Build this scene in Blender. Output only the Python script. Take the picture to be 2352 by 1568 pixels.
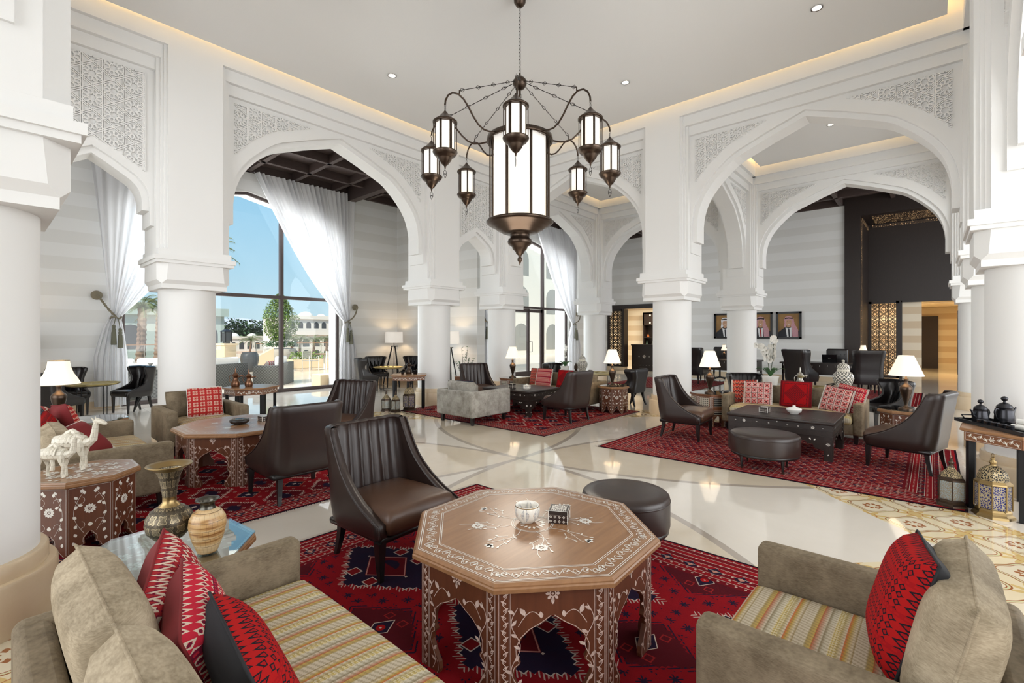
import bpy, bmesh, math, random
from mathutils import Vector, Matrix
PI = math.pi
SC = bpy.context.scene
COL = SC.collection
for o in list(bpy.data.objects): bpy.data.objects.remove(o)
# ---------------------------------------------------------------- camera
# room axes: X runs along the window side, Y towards the window side, hall corner columns at Y 8.8 / X 9.5
YAW = math.radians(41.546)
cd = bpy.data.cameras.new('camera'); cam = bpy.data.objects.new('camera', cd); COL.objects.link(cam)
cam.location = (0, 0, 1.6); cam.rotation_euler = (PI/2, 0, YAW - PI/2)
cd.sensor_width = 36; cd.lens = 1090.6/2352*36; cd.shift_y = -14.7/2352; cd.clip_start = .05; cd.clip_end = 3000
SC.camera = cam
# ---------------------------------------------------------------- sky, sun, daylight, fill lights, exposure
W = bpy.data.worlds.new('sky'); SC.world = W; W.use_nodes = True
wn = W.node_tree; bgn = wn.nodes['Background']
tc = wn.nodes.new('ShaderNodeTexCoord'); sx = wn.nodes.new('ShaderNodeSeparateXYZ'); wn.links.new(tc.outputs['Generated'], sx.inputs[0])
rp = wn.nodes.new('ShaderNodeValToRGB'); wn.links.new(sx.outputs['Z'], rp.inputs[0]); wn.links.new(rp.outputs[0], bgn.inputs[0])
el = rp.color_ramp.elements; el[0].position = 0.0; el[0].color = (.47, .62, .68, 1); el[1].position = 1.0; el[1].color = (.10, .27, .60, 1)
e = el.new(.12); e.color = (.36, .57, .70, 1)
e = el.new(.38); e.color = (.19, .46, .70, 1)
bgn.inputs[1].default_value = 1.12
def sun(rot, energy, angle, color):
    l = bpy.data.lights.new('sun', 'SUN'); l.energy = energy; l.angle = angle; l.color = color
    o = bpy.data.objects.new('sun', l); COL.objects.link(o); o.rotation_euler = rot; return o
s = sun((0, 0, 0), 6.0, .01, (1, .93, .82))
s.rotation_euler = Vector((.62, .30, -.74)).to_track_quat('-Z', 'Y').to_euler()
def area(name, loc, tgt, sx_, sy_, energy, color):
    l = bpy.data.lights.new(name, 'AREA'); l.shape = 'RECTANGLE'; l.size = sx_; l.size_y = sy_; l.energy = energy; l.color = color
    o = bpy.data.objects.new(name, l); COL.objects.link(o); o.location = loc
    o.rotation_euler = (Vector(tgt) - Vector(loc)).to_track_quat('-Z', 'Y').to_euler(); return o
# added area lights boosting window daylight, plus fill from the unseen windowless sides
DL = [area('daylight_window_side', (4.78, 15.7, 3.6), (4.78, 0, 1.9), 7.0, 6.0, 900, (.95, .98, 1)),
      area('daylight_door_side', (14.1, 13.7, 3.6), (14.1, 0, 1.9), 7.0, 6.0, 640, (.93, .97, 1)),
      area('fill_back_side', (4.6, -5.4, 3.2), (5.2, 5, 3.4), 11, 5.0, 700, (.94, .97, 1)),
      area('fill_entrance_side', (-5.0, 4.0, 3.2), (6, 4.2, 3.4), 9, 5.0, 420, (.94, .97, 1)),
      area('fill_far_end', (16.5, -5.4, 3.2), (16, 5, 3.2), 8, 5.0, 420, (.94, .97, 1))]
for o in DL[:2]: o.visible_glossy = False   # the polished floor mirrors the real windows only
SC.view_settings.view_transform = 'Standard'; SC.view_settings.look = 'None'
SC.view_settings.exposure = 0.22; SC.view_settings.gamma = 1.0
SC.view_settings.use_curve_mapping = False
cy = SC.cycles
cy.use_denoising = True; cy.max_bounces = 7; cy.diffuse_bounces = 4; cy.glossy_bounces = 3; cy.transmission_bounces = 5
cy.transparent_max_bounces = 10; cy.caustics_reflective = False; cy.caustics_refractive = False
cy.use_adaptive_sampling = True; cy.adaptive_threshold = 0.02; cy.sample_clamp_indirect = 6; cy.blur_glossy = 1.0
# ---------------------------------------------------------------- mesh builder
class MB:
    """Collects shapes; build() links them as ONE mesh object. Material slots by index."""
    def __init__(s): s.v = []; s.f = []; s.mi = []; s.sm = []; s.M = Matrix.Identity(4); s.m = 0; s.smooth = False
    def tr(s, M): s.M = M; return s
    def add(s, vs, fs, smooth=None, m=None):
        b = len(s.v); M = s.M
        s.v += [tuple(M @ Vector(p)) for p in vs]
        s.f += [tuple(b + i for i in f) for f in fs]
        s.mi += [s.m if m is None else m]*len(fs); s.sm += [s.smooth if smooth is None else smooth]*len(fs)
        return s
    def box(s, c, d, rz=0, m=None, taper=None):
        x, y, z = d[0]/2, d[1]/2, d[2]/2
        tx, ty = taper if taper else (1, 1)   # scale of the bottom
        vs = [(-x*tx, -y*ty, -z), (x*tx, -y*ty, -z), (x*tx, y*ty, -z), (-x*tx, y*ty, -z), (-x, -y, z), (x, -y, z), (x, y, z), (-x, y, z)]
        cs, sn = math.cos(rz), math.sin(rz)
        vs = [(c[0]+a*cs-b*sn, c[1]+a*sn+b*cs, c[2]+k) for a, b, k in vs]
        return s.add(vs, [(3, 2, 1, 0), (4, 5, 6, 7), (0, 1, 5, 4), (1, 2, 6, 5), (2, 3, 7, 6), (3, 0, 4, 7)], False, m)
    def b2(s, x0, x1, y0, y1, z0, z1, m=None):
        return s.box(((x0+x1)/2, (y0+y1)/2, (z0+z1)/2), (abs(x1-x0), abs(y1-y0), abs(z1-z0)), 0, m)
    def loft(s, rings, cap0=True, cap1=True, smooth=None, m=None, closed=True):
        n = len(rings[0]); vs = [p for r in rings for p in r]; fs = []
        for i in range(len(rings)-1):
            for j in range(n if closed else n-1):
                k = (j+1) % n
                fs.append((i*n+j, i*n+k, (i+1)*n+k, (i+1)*n+j))
        s.add(vs, fs, smooth, m)
        if cap0: s.add(rings[0], [tuple(reversed(range(n)))], False, m)
        if cap1: s.add(rings[-1], [tuple(range(n))], False, m)
        return s
    def lathe(s, prof, c=(0, 0, 0), n=24, smooth=True, m=None, cap=True, sx=1, sy=1, ph=0):
        rings = [[(c[0]+r*sx*math.cos(ph+2*PI*i/n), c[1]+r*sy*math.sin(ph+2*PI*i/n), c[2]+z) for i in range(n)] for r, z in prof]
        return s.loft(rings, cap and prof[0][0] > 1e-4, cap and prof[-1][0] > 1e-4, smooth, m)
    def poly(s, pts, z0, z1, m=None):      # vertical prism of an (x,y) polygon (counter-clockwise)
        return s.loft([[(x, y, z0) for x, y in pts], [(x, y, z1) for x, y in pts]], smooth=False, m=m)
    def prism(s, pts, axis, a0, a1, m=None, smooth=False):  # polygon in the plane across axis, pushed from a0 to a1
        def P(u, v, a): return (a, u, v) if axis == 'x' else ((u, a, v) if axis == 'y' else (u, v, a))
        return s.loft([[P(u, v, a0) for u, v in pts], [P(u, v, a1) for u, v in pts]], smooth=smooth, m=m)
    def tube(s, path, r, n=8, m=None, cap=True, smooth=True, sq=1):
        path = [Vector(p) for p in path]; rings = []
        rr = r if isinstance(r, (list, tuple)) else [r]*len(path)
        up = Vector((0, 0, 1)); prev = None
        for i, p in enumerate(path):
            t = (path[min(i+1, len(path)-1)] - path[max(i-1, 0)])
            if t.length < 1e-9: t = Vector((0, 0, 1))
            t.normalize()
            if prev is None:
                a = up.cross(t)
                if a.length < .05: a = Vector((1, 0, 0)).cross(t)
            else:
                a = prev - t*prev.dot(t)
            a.normalize(); prev = a; b = t.cross(a)
            rings.append([tuple(p + a*rr[i]*math.cos(2*PI*k/n)*sq + b*rr[i]*math.sin(2*PI*k/n)) for k in range(n)])
        return s.loft(rings, cap, cap, smooth, m)
    def grid(s, fn, nu, nv, smooth=True, m=None, cu=False, flip=False):
        vs = [fn(i/(nu if cu else nu-1), j/(nv-1)) for j in range(nv) for i in range(nu)]; fs = []
        for j in range(nv-1):
            for i in range(nu if cu else nu-1):
                k = (i+1) % nu
                q = (j*nu+i, j*nu+k, (j+1)*nu+k, (j+1)*nu+i)
                fs.append(q[::-1] if flip else q)
        return s.add(vs, fs, smooth, m)
    def rbox(s, c, d, r=.03, seg=2, m=None, rz=0, puff=0):
        """Rounded box built as a lofted super-ellipse stack with soft edges."""
        x, y, z = d[0]/2, d[1]/2, d[2]/2; r = min(r, x*.99, y*.99, z*.99); rings = []
        cs, sn = math.cos(rz), math.sin(rz); q = seg+1
        zl = [(-z + r*(1-math.cos(PI/2*k/q)), r*(1-math.sin(PI/2*k/q))) for k in range(q+1)]
        zl = zl + [(-a, b) for a, b in reversed(zl)]
        for zz, ins in zl:
            ring = []
            for (sx_, sy_, a0) in ((1, 1, 0), (-1, 1, PI/2), (-1, -1, PI), (1, -1, 1.5*PI)):
                for k in range(q+1):
                    a = a0 + PI/2*k/q; rr = max(r-ins, .0005)
                    px = sx_*(x-r)+rr*math.cos(a); py = sy_*(y-r)+rr*math.sin(a)
                    ring.append((px, py))
            ring2 = []
            for px, py in ring:
                pz = zz
                if puff: pz += (1 if zz > 0 else -.3)*puff*max(0, 1-(px/x)**2)*max(0, 1-(py/y)**2)
                ring2.append((c[0]+px*cs-py*sn, c[1]+px*sn+py*cs, c[2]+pz))
            rings.append(ring2)
        s.loft(rings, not puff, not puff, True, m)
        if puff:
            for top, sg in ((z, 1), (-z, -.3)):
                nx = 8
                def f(u, v):
                    px, py = (u*2-1)*(x-r), (v*2-1)*(y-r)
                    pz = top + sg*puff*max(0, 1-(px/x)**2)*max(0, 1-(py/y)**2)
                    return (c[0]+px*cs-py*sn, c[1]+px*sn+py*cs, c[2]+pz)
                s.grid(f, nx, nx, True, m, flip=sg < 0)
        return s
    def cushion(s, c, d, r=.05, puff=.03, m=None, n=17):
        """Soft box: domed top, rolled edges, one closed surface."""
        x, y, z = d[0]/2, d[1]/2, d[2]/2; r = min(r, z*.95)
        q = [math.sin(PI/2*(2*i/(n-1)-1))*.5+(2*i/(n-1)-1)*.5 for i in range(n)]
        def e_(t, L): a = abs(t)*L-(L-r); return math.sqrt(max(0, 1-(a/r)**2)) if a > 0 else 1
        def P(i, j, sg):
            a, b = q[i], q[j]; k = 1-.025*(a*b)**4
            zz = sg*((z-r)+r*(e_(a, x)*e_(b, y))**.8)+(puff if sg > 0 else -.3*puff)*(1-a*a)*(1-b*b)
            return (c[0]+a*x*k, c[1]+b*y*k, c[2]+zz)
        vs = [P(i, j, 1) for j in range(n) for i in range(n)]+[P(i, j, -1) for j in range(n) for i in range(n)]; N = n*n; fs = []
        for j in range(n-1):
            for i in range(n-1):
                k = j*n+i; fs += [(k, k+1, k+n+1, k+n), (N+k+n, N+k+n+1, N+k+1, N+k)]
        for i in range(n-1):
            a, b = i, i+1; fs.append((N+a, N+b, b, a)); a, b = (n-1)*n+i, (n-1)*n+i+1; fs.append((a, b, N+b, N+a))
            a, b = i*n, (i+1)*n; fs.append((a, b, N+b, N+a)); a, b = i*n+n-1, (i+1)*n+n-1; fs.append((N+a, N+b, b, a))
        return s.add(vs, fs, True, m)
    def build(s, name, mats, parent=None, loc=(0, 0, 0), rz=0, weld=False, auto=None):
        me = bpy.data.meshes.new(name); me.from_pydata(s.v, [], s.f)
        if not isinstance(mats, (list, tuple)): mats = [mats]
        for mt in mats: me.materials.append(mt)
        me.polygons.foreach_set('material_index', s.mi); me.polygons.foreach_set('use_smooth', s.sm)
        if weld:
            bm = bmesh.new(); bm.from_mesh(me); bmesh.ops.remove_doubles(bm, verts=bm.verts, dist=1e-4)
            bmesh.ops.recalc_face_normals(bm, faces=bm.faces); bm.to_mesh(me); bm.free()
        me.update()
        o = bpy.data.objects.new(name, me); COL.objects.link(o); o.location = loc; o.rotation_euler = (0, 0, rz)
        if parent: o.parent = parent
        return o
def T(x=0, y=0, z=0, rz=0, rx=0, ry=0, s=1):
    return Matrix.Translation((x, y, z)) @ Matrix.Rotation(rz, 4, 'Z') @ Matrix.Rotation(ry, 4, 'Y') @ Matrix.Rotation(rx, 4, 'X') @ Matrix.Scale(s, 4)
def tag(o, label=None, cat=None, group=None, kind=None):
    for k, v in (('label', label), ('category', cat), ('group', group), ('kind', kind)):
        if v: o[k] = v
    return o
def empty(name, loc, rz=0, label=None, cat=None, group=None, kind=None):
    o = bpy.data.objects.new(name, None); COL.objects.link(o); o.location = loc; o.rotation_euler = (0, 0, rz); o.empty_display_size = .1
    return tag(o, label, cat, group, kind)
def kids(o): return [c for c in bpy.data.objects if c.parent == o]
def copy_tree(o, loc=None, rz=None, label=None, group=None, parent=None):
    c = o.copy(); COL.objects.link(c)
    if parent: c.parent = parent
    for ch in KIDS.get(o.name) or KIDS.setdefault(o.name, kids(o)): copy_tree(ch, parent=c)
    if loc is not None: c.location = loc
    if rz is not None: c.rotation_euler = (0, 0, rz)
    if label: c['label'] = label
    if group: c['group'] = group
    return c
KIDS = {}
# ---------------------------------------------------------------- node expressions
class S:
    """A socket that can be written with in arithmetic."""
    def __init__(s, nt, k): s.nt = nt; s.k = k
    def op(s, o, *a):
        n = s.nt.nodes.new('ShaderNodeMath'); n.operation = o
        for i, x in enumerate((s,)+a):
            if isinstance(x, S): s.nt.links.new(x.k, n.inputs[i])
            else: n.inputs[i].default_value = x
        return S(s.nt, n.outputs[0])
    def __add__(s, b): return s.op('ADD', b)
    __radd__ = __add__
    def __sub__(s, b): return s.op('SUBTRACT', b)
    def __rsub__(s, b): return (s*-1)+b
    def __mul__(s, b): return s.op('MULTIPLY', b)
    __rmul__ = __mul__
    def __truediv__(s, b): return s.op('DIVIDE', b)
    def __lt__(s, b): return s.op('LESS_THAN', b)
    def __gt__(s, b): return s.op('GREATER_THAN', b)
    def abs(s): return s.op('ABSOLUTE')
    def sin(s): return s.op('SINE')
    def cos(s): return s.op('COSINE')
    def frac(s): return s.op('FRACT')
    def floor(s): return s.op('FLOOR')
    def sqrt(s): return s.op('SQRT')
    def max(s, b): return s.op('MAXIMUM', b)
    def min(s, b): return s.op('MINIMUM', b)
    def pp(s, b): return s.op('PINGPONG', b)
    def at2(s, b): return s.op('ARCTAN2', b)
    def band(s, a, b): return (s > a)*(s < b)
    def near(s, a, w): return s.op('COMPARE', a, w)
class NT:
    def __init__(s, name, rough=.5, metal=0, spec=None):
        s.mat = bpy.data.materials.new(name); s.mat.use_nodes = True; s.nt = s.mat.node_tree
        s.b = s.nt.nodes['Principled BSDF']; s.b.inputs['Roughness'].default_value = rough; s.b.inputs['Metallic'].default_value = metal
        if spec is not None: s.b.inputs['Specular IOR Level'].default_value = spec
    def co(s, kind='Object', scale=1):
        n = s.nt.nodes.new('ShaderNodeTexCoord'); k = n.outputs[kind]
        if kind == 'World': pass
        x = s.nt.nodes.new('ShaderNodeSeparateXYZ'); s.nt.links.new(k, x.inputs[0]); s.vec = k
        return tuple(S(s.nt, x.outputs[i])*scale if scale != 1 else S(s.nt, x.outputs[i]) for i in range(3))
    def pos(s):
        n = s.nt.nodes.new('ShaderNodeNewGeometry'); x = s.nt.nodes.new('ShaderNodeSeparateXYZ'); s.nt.links.new(n.outputs['Position'], x.inputs[0]); s.vec = n.outputs['Position']
        return tuple(S(s.nt, x.outputs[i]) for i in range(3))
    def map(s, scale=(1, 1, 1)):
        m = s.nt.nodes.new('ShaderNodeMapping'); m.inputs['Scale'].default_value = scale
        if not hasattr(s, 'vec'): s.co()
        s.nt.links.new(s.vec, m.inputs[0]); return m.outputs[0]
    def noise(s, scale=5, detail=3, vec=None, sc3=None, rough=.5, dist=0):
        n = s.nt.nodes.new('ShaderNodeTexNoise'); n.inputs['Scale'].default_value = scale; n.inputs['Detail'].default_value = detail
        n.inputs['Roughness'].default_value = rough; n.inputs['Distortion'].default_value = dist
        if sc3: vec = s.map(sc3)
        if vec is None and not hasattr(s, 'vec'): s.co()
        s.nt.links.new(vec or s.vec, n.inputs['Vector']); return S(s.nt, n.outputs[0])
    def voro(s, scale=5, feature='F1', out='Distance', sc3=None):
        n = s.nt.nodes.new('ShaderNodeTexVoronoi'); n.inputs['Scale'].default_value = scale; n.feature = feature
        if not hasattr(s, 'vec'): s.co()
        s.nt.links.new(s.map(sc3) if sc3 else s.vec, n.inputs['Vector']); return S(s.nt, n.outputs[out])
    def rgb(s, c):
        if isinstance(c, S): return c
        n = s.nt.nodes.new('ShaderNodeRGB'); n.outputs[0].default_value = (*c[:3], 1); return S(s.nt, n.outputs[0])
    def mix(s, f, a, b):
        n = s.nt.nodes.new('ShaderNodeMix'); n.data_type = 'RGBA'; n.clamp_factor = True
        if isinstance(f, S): s.nt.links.new(f.k, n.inputs[0])
        else: n.inputs[0].default_value = f
        for i, c in ((6, a), (7, b)):
            if isinstance(c, S): s.nt.links.new(c.k, n.inputs[i])
            else: n.inputs[i].default_value = (*c[:3], 1)
        return S(s.nt, n.outputs[2])
    def ramp(s, f, stops):
        n = s.nt.nodes.new('ShaderNodeValToRGB'); s.nt.links.new(f.k, n.inputs[0]); e = n.color_ramp.elements
        e[0].position, e[0].color = stops[0][0], (*stops[0][1], 1); e[1].position, e[1].color = stops[-1][0], (*stops[-1][1], 1)
        for p, c in stops[1:-1]: k = e.new(p); k.color = (*c, 1)
        return S(s.nt, n.outputs[0])
    def col(s, c):
        if isinstance(c, S): s.nt.links.new(c.k, s.b.inputs['Base Color'])
        else: s.b.inputs['Base Color'].default_value = (*c[:3], 1)
        return s
    def set(s, name, v):
        if isinstance(v, S): s.nt.links.new(v.k, s.b.inputs[name])
        else: s.b.inputs[name].default_value = v
        return s
    def bump(s, h, strength=.3, dist=.01):
        n = s.nt.nodes.new('ShaderNodeBump'); n.inputs['Strength'].default_value = strength; n.inputs['Distance'].default_value = dist
        s.nt.links.new(h.k, n.inputs['Height']); s.nt.links.new(n.outputs[0], s.b.inputs['Normal']); return s
def plain(name, c, rough=.5, metal=0, emit=None, es=1, spec=None):
    n = NT(name, rough, metal, spec).col(c)
    if emit: n.set('Emission Color', (*emit, 1)); n.set('Emission Strength', es)
    return n.mat
# ---------------------------------------------------------------- materials
M = {}
n = NT('plaster', .75, spec=.2); n.pos(); q = n.noise(220, 2); n.col((.83, .828, .815)).bump(q, .06, .002); M['plaster'] = n.mat
n = NT('ceiling_stucco', .9, spec=.1); n.pos(); q = n.noise(130, 3); n.col((.82, .82, .81)).bump(q, .35, .004); M['stucco'] = n.mat
n = NT('carved_plaster', .8, spec=.1); n.col((.83, .825, .81)); M['carved'] = n.mat
# striped wallpaper: wide horizontal bands of two whites
n = NT('striped_wallcovering', .8, spec=.15); x, y, z = n.pos(); b = (z*1.82+.1).frac() > .5; q = n.noise(60, 3, sc3=(1, 1, .15))
n.col(n.mix(b, (.80, .80, .785), (.745, .74, .715))).bump(q, .05, .002); M['stripewall'] = n.mat
n = NT('marble_plinth', .25); n.pos(); q = n.noise(3, 6, rough=.7); n.col(n.mix(q, (.62, .47, .30), (.76, .63, .46))); M['stone'] = n.mat
n = NT('wood_dark', .4); n.co(); q = n.noise(9, 5, sc3=(8, 8, 1)); n.col(n.mix(q, (.011, .007, .006), (.028, .017, .013))); M['darkwood'] = n.mat
n = NT('wood_ceiling', .55); n.pos(); q = n.noise(8, 5, sc3=(1, 12, 12)); n.col(n.mix(q, (.035, .022, .020), (.085, .058, .05))); M['ceilwood'] = n.mat
n = NT('ebony', .28); n.col((.010, .008, .008)); M['ebony'] = n.mat
def wood(name, a, b, rough=.3, sc=(1.5, 14, 14)):
    n = NT(name, rough); n.co(); q = n.noise(2.2, 6, sc3=sc, dist=.6); n.col(n.mix(q, a, b)); n.set('Coat Weight', .18); n.set('Coat Roughness', .15); return n.mat
M['walnut'] = wood('walnut_top', (.18, .080, .033), (.37, .195, .09))
M['walnut_side'] = wood('walnut_side', (.075, .022, .010), (.16, .052, .022), .4, (14, 14, 1.5))
M['oakside'] = wood('rosewood_side', (.13, .045, .018), (.24, .095, .038), .4, (14, 14, 1.5))
n = NT('mother_of_pearl', .22); n.pos(); q = n.noise(45, 2); n.col(n.mix(q, (.62, .58, .52), (.92, .90, .84))); M['pearl'] = n.mat
n = NT('pearl_pink', .3); n.pos(); q = n.noise(45, 2); n.col(n.mix(q, (.42, .27, .22), (.80, .66, .58))); M['pearlp'] = n.mat
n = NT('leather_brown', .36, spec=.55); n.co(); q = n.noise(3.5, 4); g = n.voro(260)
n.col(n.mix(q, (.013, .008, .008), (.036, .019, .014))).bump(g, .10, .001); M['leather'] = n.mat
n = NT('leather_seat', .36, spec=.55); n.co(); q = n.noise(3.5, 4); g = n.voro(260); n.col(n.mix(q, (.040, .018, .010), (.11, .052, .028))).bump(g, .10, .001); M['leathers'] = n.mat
n = NT('leather_black', .3, spec=.6); n.co(); q = n.noise(3, 3); g = n.voro(260); n.col(n.mix(q, (.007, .006, .007), (.016, .012, .012))).bump(g, .1, .001); M['leatherk'] = n.mat
def velvet(name, a, b):
    n = NT(name, .75, spec=.25); n.co(); q = n.noise(7, 5, rough=.65); r = n.noise(60, 3, sc3=(1, 1, 5)); k = q*.65+r*.35
    n.col(n.ramp(k, [(.36, a), (.62, b)])); n.set('Sheen Weight', .35); n.set('Sheen Roughness', .4); n.set('Sheen Tint', (*b, 1)); n.bump(r, .12, .003); return n.mat
M['velvet'] = velvet('velvet_taupe', (.110, .082, .050), (.235, .185, .122))
M['velvet_l'] = velvet('velvet_cushion', (.21, .165, .105), (.45, .37, .26))
M['velvet_g'] = velvet('velvet_grey', (.17, .155, .13), (.40, .38, .34))
# woven stripes running across the seat
def stripes(name, ax):
    n = NT(name, .8, spec=.2); x, y, z = n.co(); u, w = (x, y) if ax == 'y' else (y, x)
    t = (w*5.4).frac()
    base = n.ramp(t, [(0, (.50, .43, .32)), (.12, (.50, .43, .32)), (.13, (.30, .22, .10)), (.17, (.55, .47, .34)), (.25, (.42, .28, .06)), (.30, (.50, .12, .04)), (.315, (.55, .48, .36)),
        (.40, (.40, .31, .12)), (.50, (.48, .36, .10)), (.53, (.56, .50, .38)), (.60, (.50, .45, .34)), (.66, (.25, .20, .12)), (.68, (.52, .46, .35)), (.80, (.40, .10, .035)), (.81, (.48, .33, .09)), (.90, (.35, .26, .10)), (.93, (.54, .47, .35)), (1, (.50, .43, .32))])
    wv = ((w*330).sin()*(u*300+((w*105).floor()*2.1)).sin()) > .1
    lz = ((u*60).pp(.5)*2+(w*110).frac() > 1.0)
    c = n.mix(wv*.42, base, (.17, .13, .06)); c = n.mix(lz*(t.band(.40, .53))*.5, c, (.72, .66, .50))
    n.col(c).bump(wv, .25, .002); return n.mat
M['stripe_y'] = stripes('woven_stripes', 'y'); M['stripe_x'] = stripes('woven_stripes_cross', 'x')
M['brass'] = plain('brass', (.34, .24, .11), .34, 1)
M['antique'] = plain('antique_pewter', (.10, .095, .08), .32, 1)
M['brass_light'] = plain('brass_tray', (.66, .52, .24), .35, 1)
M['bronze'] = plain('bronze', (.075, .052, .038), .30, .85)
M['copper'] = plain('copper_pot', (.20, .105, .065), .32, 1)
M['silver'] = plain('pewter', (.42, .40, .36), .3, 1)
M['iron'] = plain('blackened_iron', (.02, .02, .022), .4, .6)
M['alu'] = plain('bronze_window_frame', (.075, .055, .052), .42, .3)
M['white'] = plain('white_ceramic', (.80, .78, .74), .22)
M['offwhite'] = plain('bone', (.70, .66, .56), .4)
M['black'] = plain('black_lacquer', (.012, .012, .014), .2)
M['darkmetal'] = plain('gunmetal', (.035, .035, .04), .25, .8)
M['chain'] = plain('chain_iron', (.03, .025, .022), .4, .8)
M['rope'] = plain('rope', (.23, .20, .14), .8)
M['tassel'] = plain('tassel_thread', (.16, .16, .115), .85)
M['leaf'] = plain('leaf', (.035, .11, .03), .4)
M['petal'] = plain('orchid_petal', (.86, .84, .78), .5)
M['green'] = plain('foliage', (.10, .20, .045), .6)
M['stem'] = plain('stem', (.035, .05, .02), .5)
M['fringe'] = plain('rug_fringe', (.50, .42, .36), .95)
def glow(name, c, s, base=(.8, .76, .68)):
    return plain(name, base, .7, 0, c, s)
M['shade'] = glow('lamp_shade', (1, .80, .58), .62)
M['shade_f'] = glow('drum_shade', (1, .90, .82), .30)
n = NT('frosted_glass', .3); x, y, z = n.co('Generated'); n.col((.8, .78, .72))
n.set('Emission Color', n.ramp(z, [(0, (1, .86, .66)), (.35, (1, .93, .80)), (.75, (.94, .90, .84)), (1, (.72, .68, .64))])); n.set('Emission Strength', .70); M['frost'] = n.mat
M['warm_led'] = plain('cove_strip', (1, .8, .5), .5, 0, (1, .70, .36), 11)
M['downlight'] = plain('downlight_lens', (1, 1, 1), .5, 0, (1, .93, .80), 5)
M['chrome'] = plain('chrome', (.6, .6, .6), .15, 1)
def glassmat(name, tint, fac):
    n = NT(name); nt = n.nt; o = nt.nodes['Material Output']
    t = nt.nodes.new('ShaderNodeBsdfTransparent'); t.inputs[0].default_value = (*tint, 1); g = nt.nodes.new('ShaderNodeBsdfGlossy'); g.inputs['Roughness'].default_value = .02
    lw = nt.nodes.new('ShaderNodeLayerWeight'); lw.inputs[0].default_value = .5; f = (S(nt, lw.outputs['Facing']).op('POWER', 4.0)*.9+.05).k.node; m = nt.nodes.new('ShaderNodeMixShader')
    mm = nt.nodes.new('ShaderNodeMath'); mm.operation = 'MULTIPLY'; mm.inputs[1].default_value = fac; nt.links.new(f.outputs[0], mm.inputs[0])
    nt.links.new(mm.outputs[0], m.inputs[0]); nt.links.new(t.outputs[0], m.inputs[1]); nt.links.new(g.outputs[0], m.inputs[2]); nt.links.new(m.outputs[0], o.inputs[0]); return n.mat
M['glass'] = glassmat('window_glass', (.97, .985, .98), .8)
M['glass_g'] = glassmat('table_glass', (.86, .93, .91), 1.6)
# sheer white curtain
n = NT('sheer_linen'); nt = n.nt; o = nt.nodes['Material Output']; n.co(); q = n.noise(40, 3, sc3=(.3, .3, 3))
d = nt.nodes.new('ShaderNodeBsdfDiffuse'); d.inputs[0].default_value = (.82, .82, .83, 1); t = nt.nodes.new('ShaderNodeBsdfTranslucent'); t.inputs[0].default_value = (.86, .86, .88, 1)
tp = nt.nodes.new('ShaderNodeBsdfTransparent'); m1 = nt.nodes.new('ShaderNodeMixShader'); m1.inputs[0].default_value = .25; m2 = nt.nodes.new('ShaderNodeMixShader'); m2.inputs[0].default_value = .10
nt.links.new(d.outputs[0], m1.inputs[1]); nt.links.new(t.outputs[0], m1.inputs[2]); nt.links.new(m1.outputs[0], m2.inputs[1]); nt.links.new(tp.outputs[0], m2.inputs[2]); nt.links.new(m2.outputs[0], o.inputs[0]); M['sheer'] = n.mat
# ---- the polished marble floor, with the tiled corners of every bay
CX, CYY = 4.69, 4.02
n = NT('polished_floor', .07, spec=.5); x, y, z = n.pos()
ax = (x-CX).abs(); ay = (y-CYY).abs(); dm = ax+ay; inb = (ax < 4.75)*(ay < 4.9)*(dm < 5.5)
v = n.noise(1.3, 7, rough=.65, dist=.7); cream = n.mix(v, (.50, .42, .31), (.64, .56, .45)); pale = n.mix(v, (.58, .53, .46), (.68, .63, .56))
R_ = 4.75
def circ(px, py): return ((x-px)*(x-px)+(y-py)*(y-py)).sqrt()
ds = [circ(CX-R_, CYY), circ(CX+R_, CYY), circ(CX, CYY-R_), circ(CX, CYY+R_)]
line = (ds[0]-R_).abs() < .035
for k in ds[1:]: line = line.max((k-R_).abs() < .035)
petx = (ds[0] > R_)*(ds[1] > R_); pety = (ds[2] > R_)*(ds[3] > R_)
c = n.mix((petx.max(pety)), cream, pale); joint = (((x-CX)/1.2).frac() < .004).max(((y-CYY)/1.2).frac() < .004)
c = n.mix(line*(dm < 4.2), c, (.36, .31, .26))
tan = ((dm < 4.2)*(petx*pety)); c = n.mix(tan, c, n.mix(v, (.42, .34, .23), (.52, .43, .31)))
# tile: 0.4 m squares with a lobed medallion
px, py = (x+y)*(.7071/.43)+.64, (x-y)*(.7071/.43)+.03
u = px.frac()-.5; w = py.frac()-.5; r = (u*u+w*w).sqrt(); th = w.at2(u); lob = r+.045*(th*4).cos()
tl = n.mix((lob < .405), (.66, .56, .38), (.66, .58, .43))
u2 = ((px+.5).frac()-.5); w2 = ((py+.5).frac()-.5); r2 = (u2*u2+w2*w2).sqrt(); th2 = w2.at2(u2)
tl = n.mix(((r2+.09*(th2*8).cos()) < .22)*(lob > .42), tl, (.56, .40, .16))
tl = n.mix(lob.band(.385, .41).max(lob.band(.335, .352)), tl, (.28, .10, .035)); tl = n.mix(lob.band(.36, .385), tl, (.56, .54, .32))
tl = n.mix(r2.band(.115, .135), tl, (.40, .17, .06)); tl = n.mix(((r-.13).abs() < (.05*(th*4+PI/2).sin().abs()*(th*4).cos().abs()+.004))+((r.band(.06, .17))*((th*4).cos() > .72)) > .5, tl, (.30, .11, .04))
c = n.mix(inb*(dm > 4.2), c, tl)
gx = ((x/1.2).frac() < .005).max((y/1.2).frac() < .005); out = 1-inb
c2 = n.mix(gx, n.mix(v, (.62, .55, .46), (.72, .66, .58)), (.50, .43, .35)); c = n.mix(out, c, c2)
n.col(c); n.set('Coat Weight', .3); n.set('Coat Roughness', .03); M['floor'] = n.mat
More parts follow.
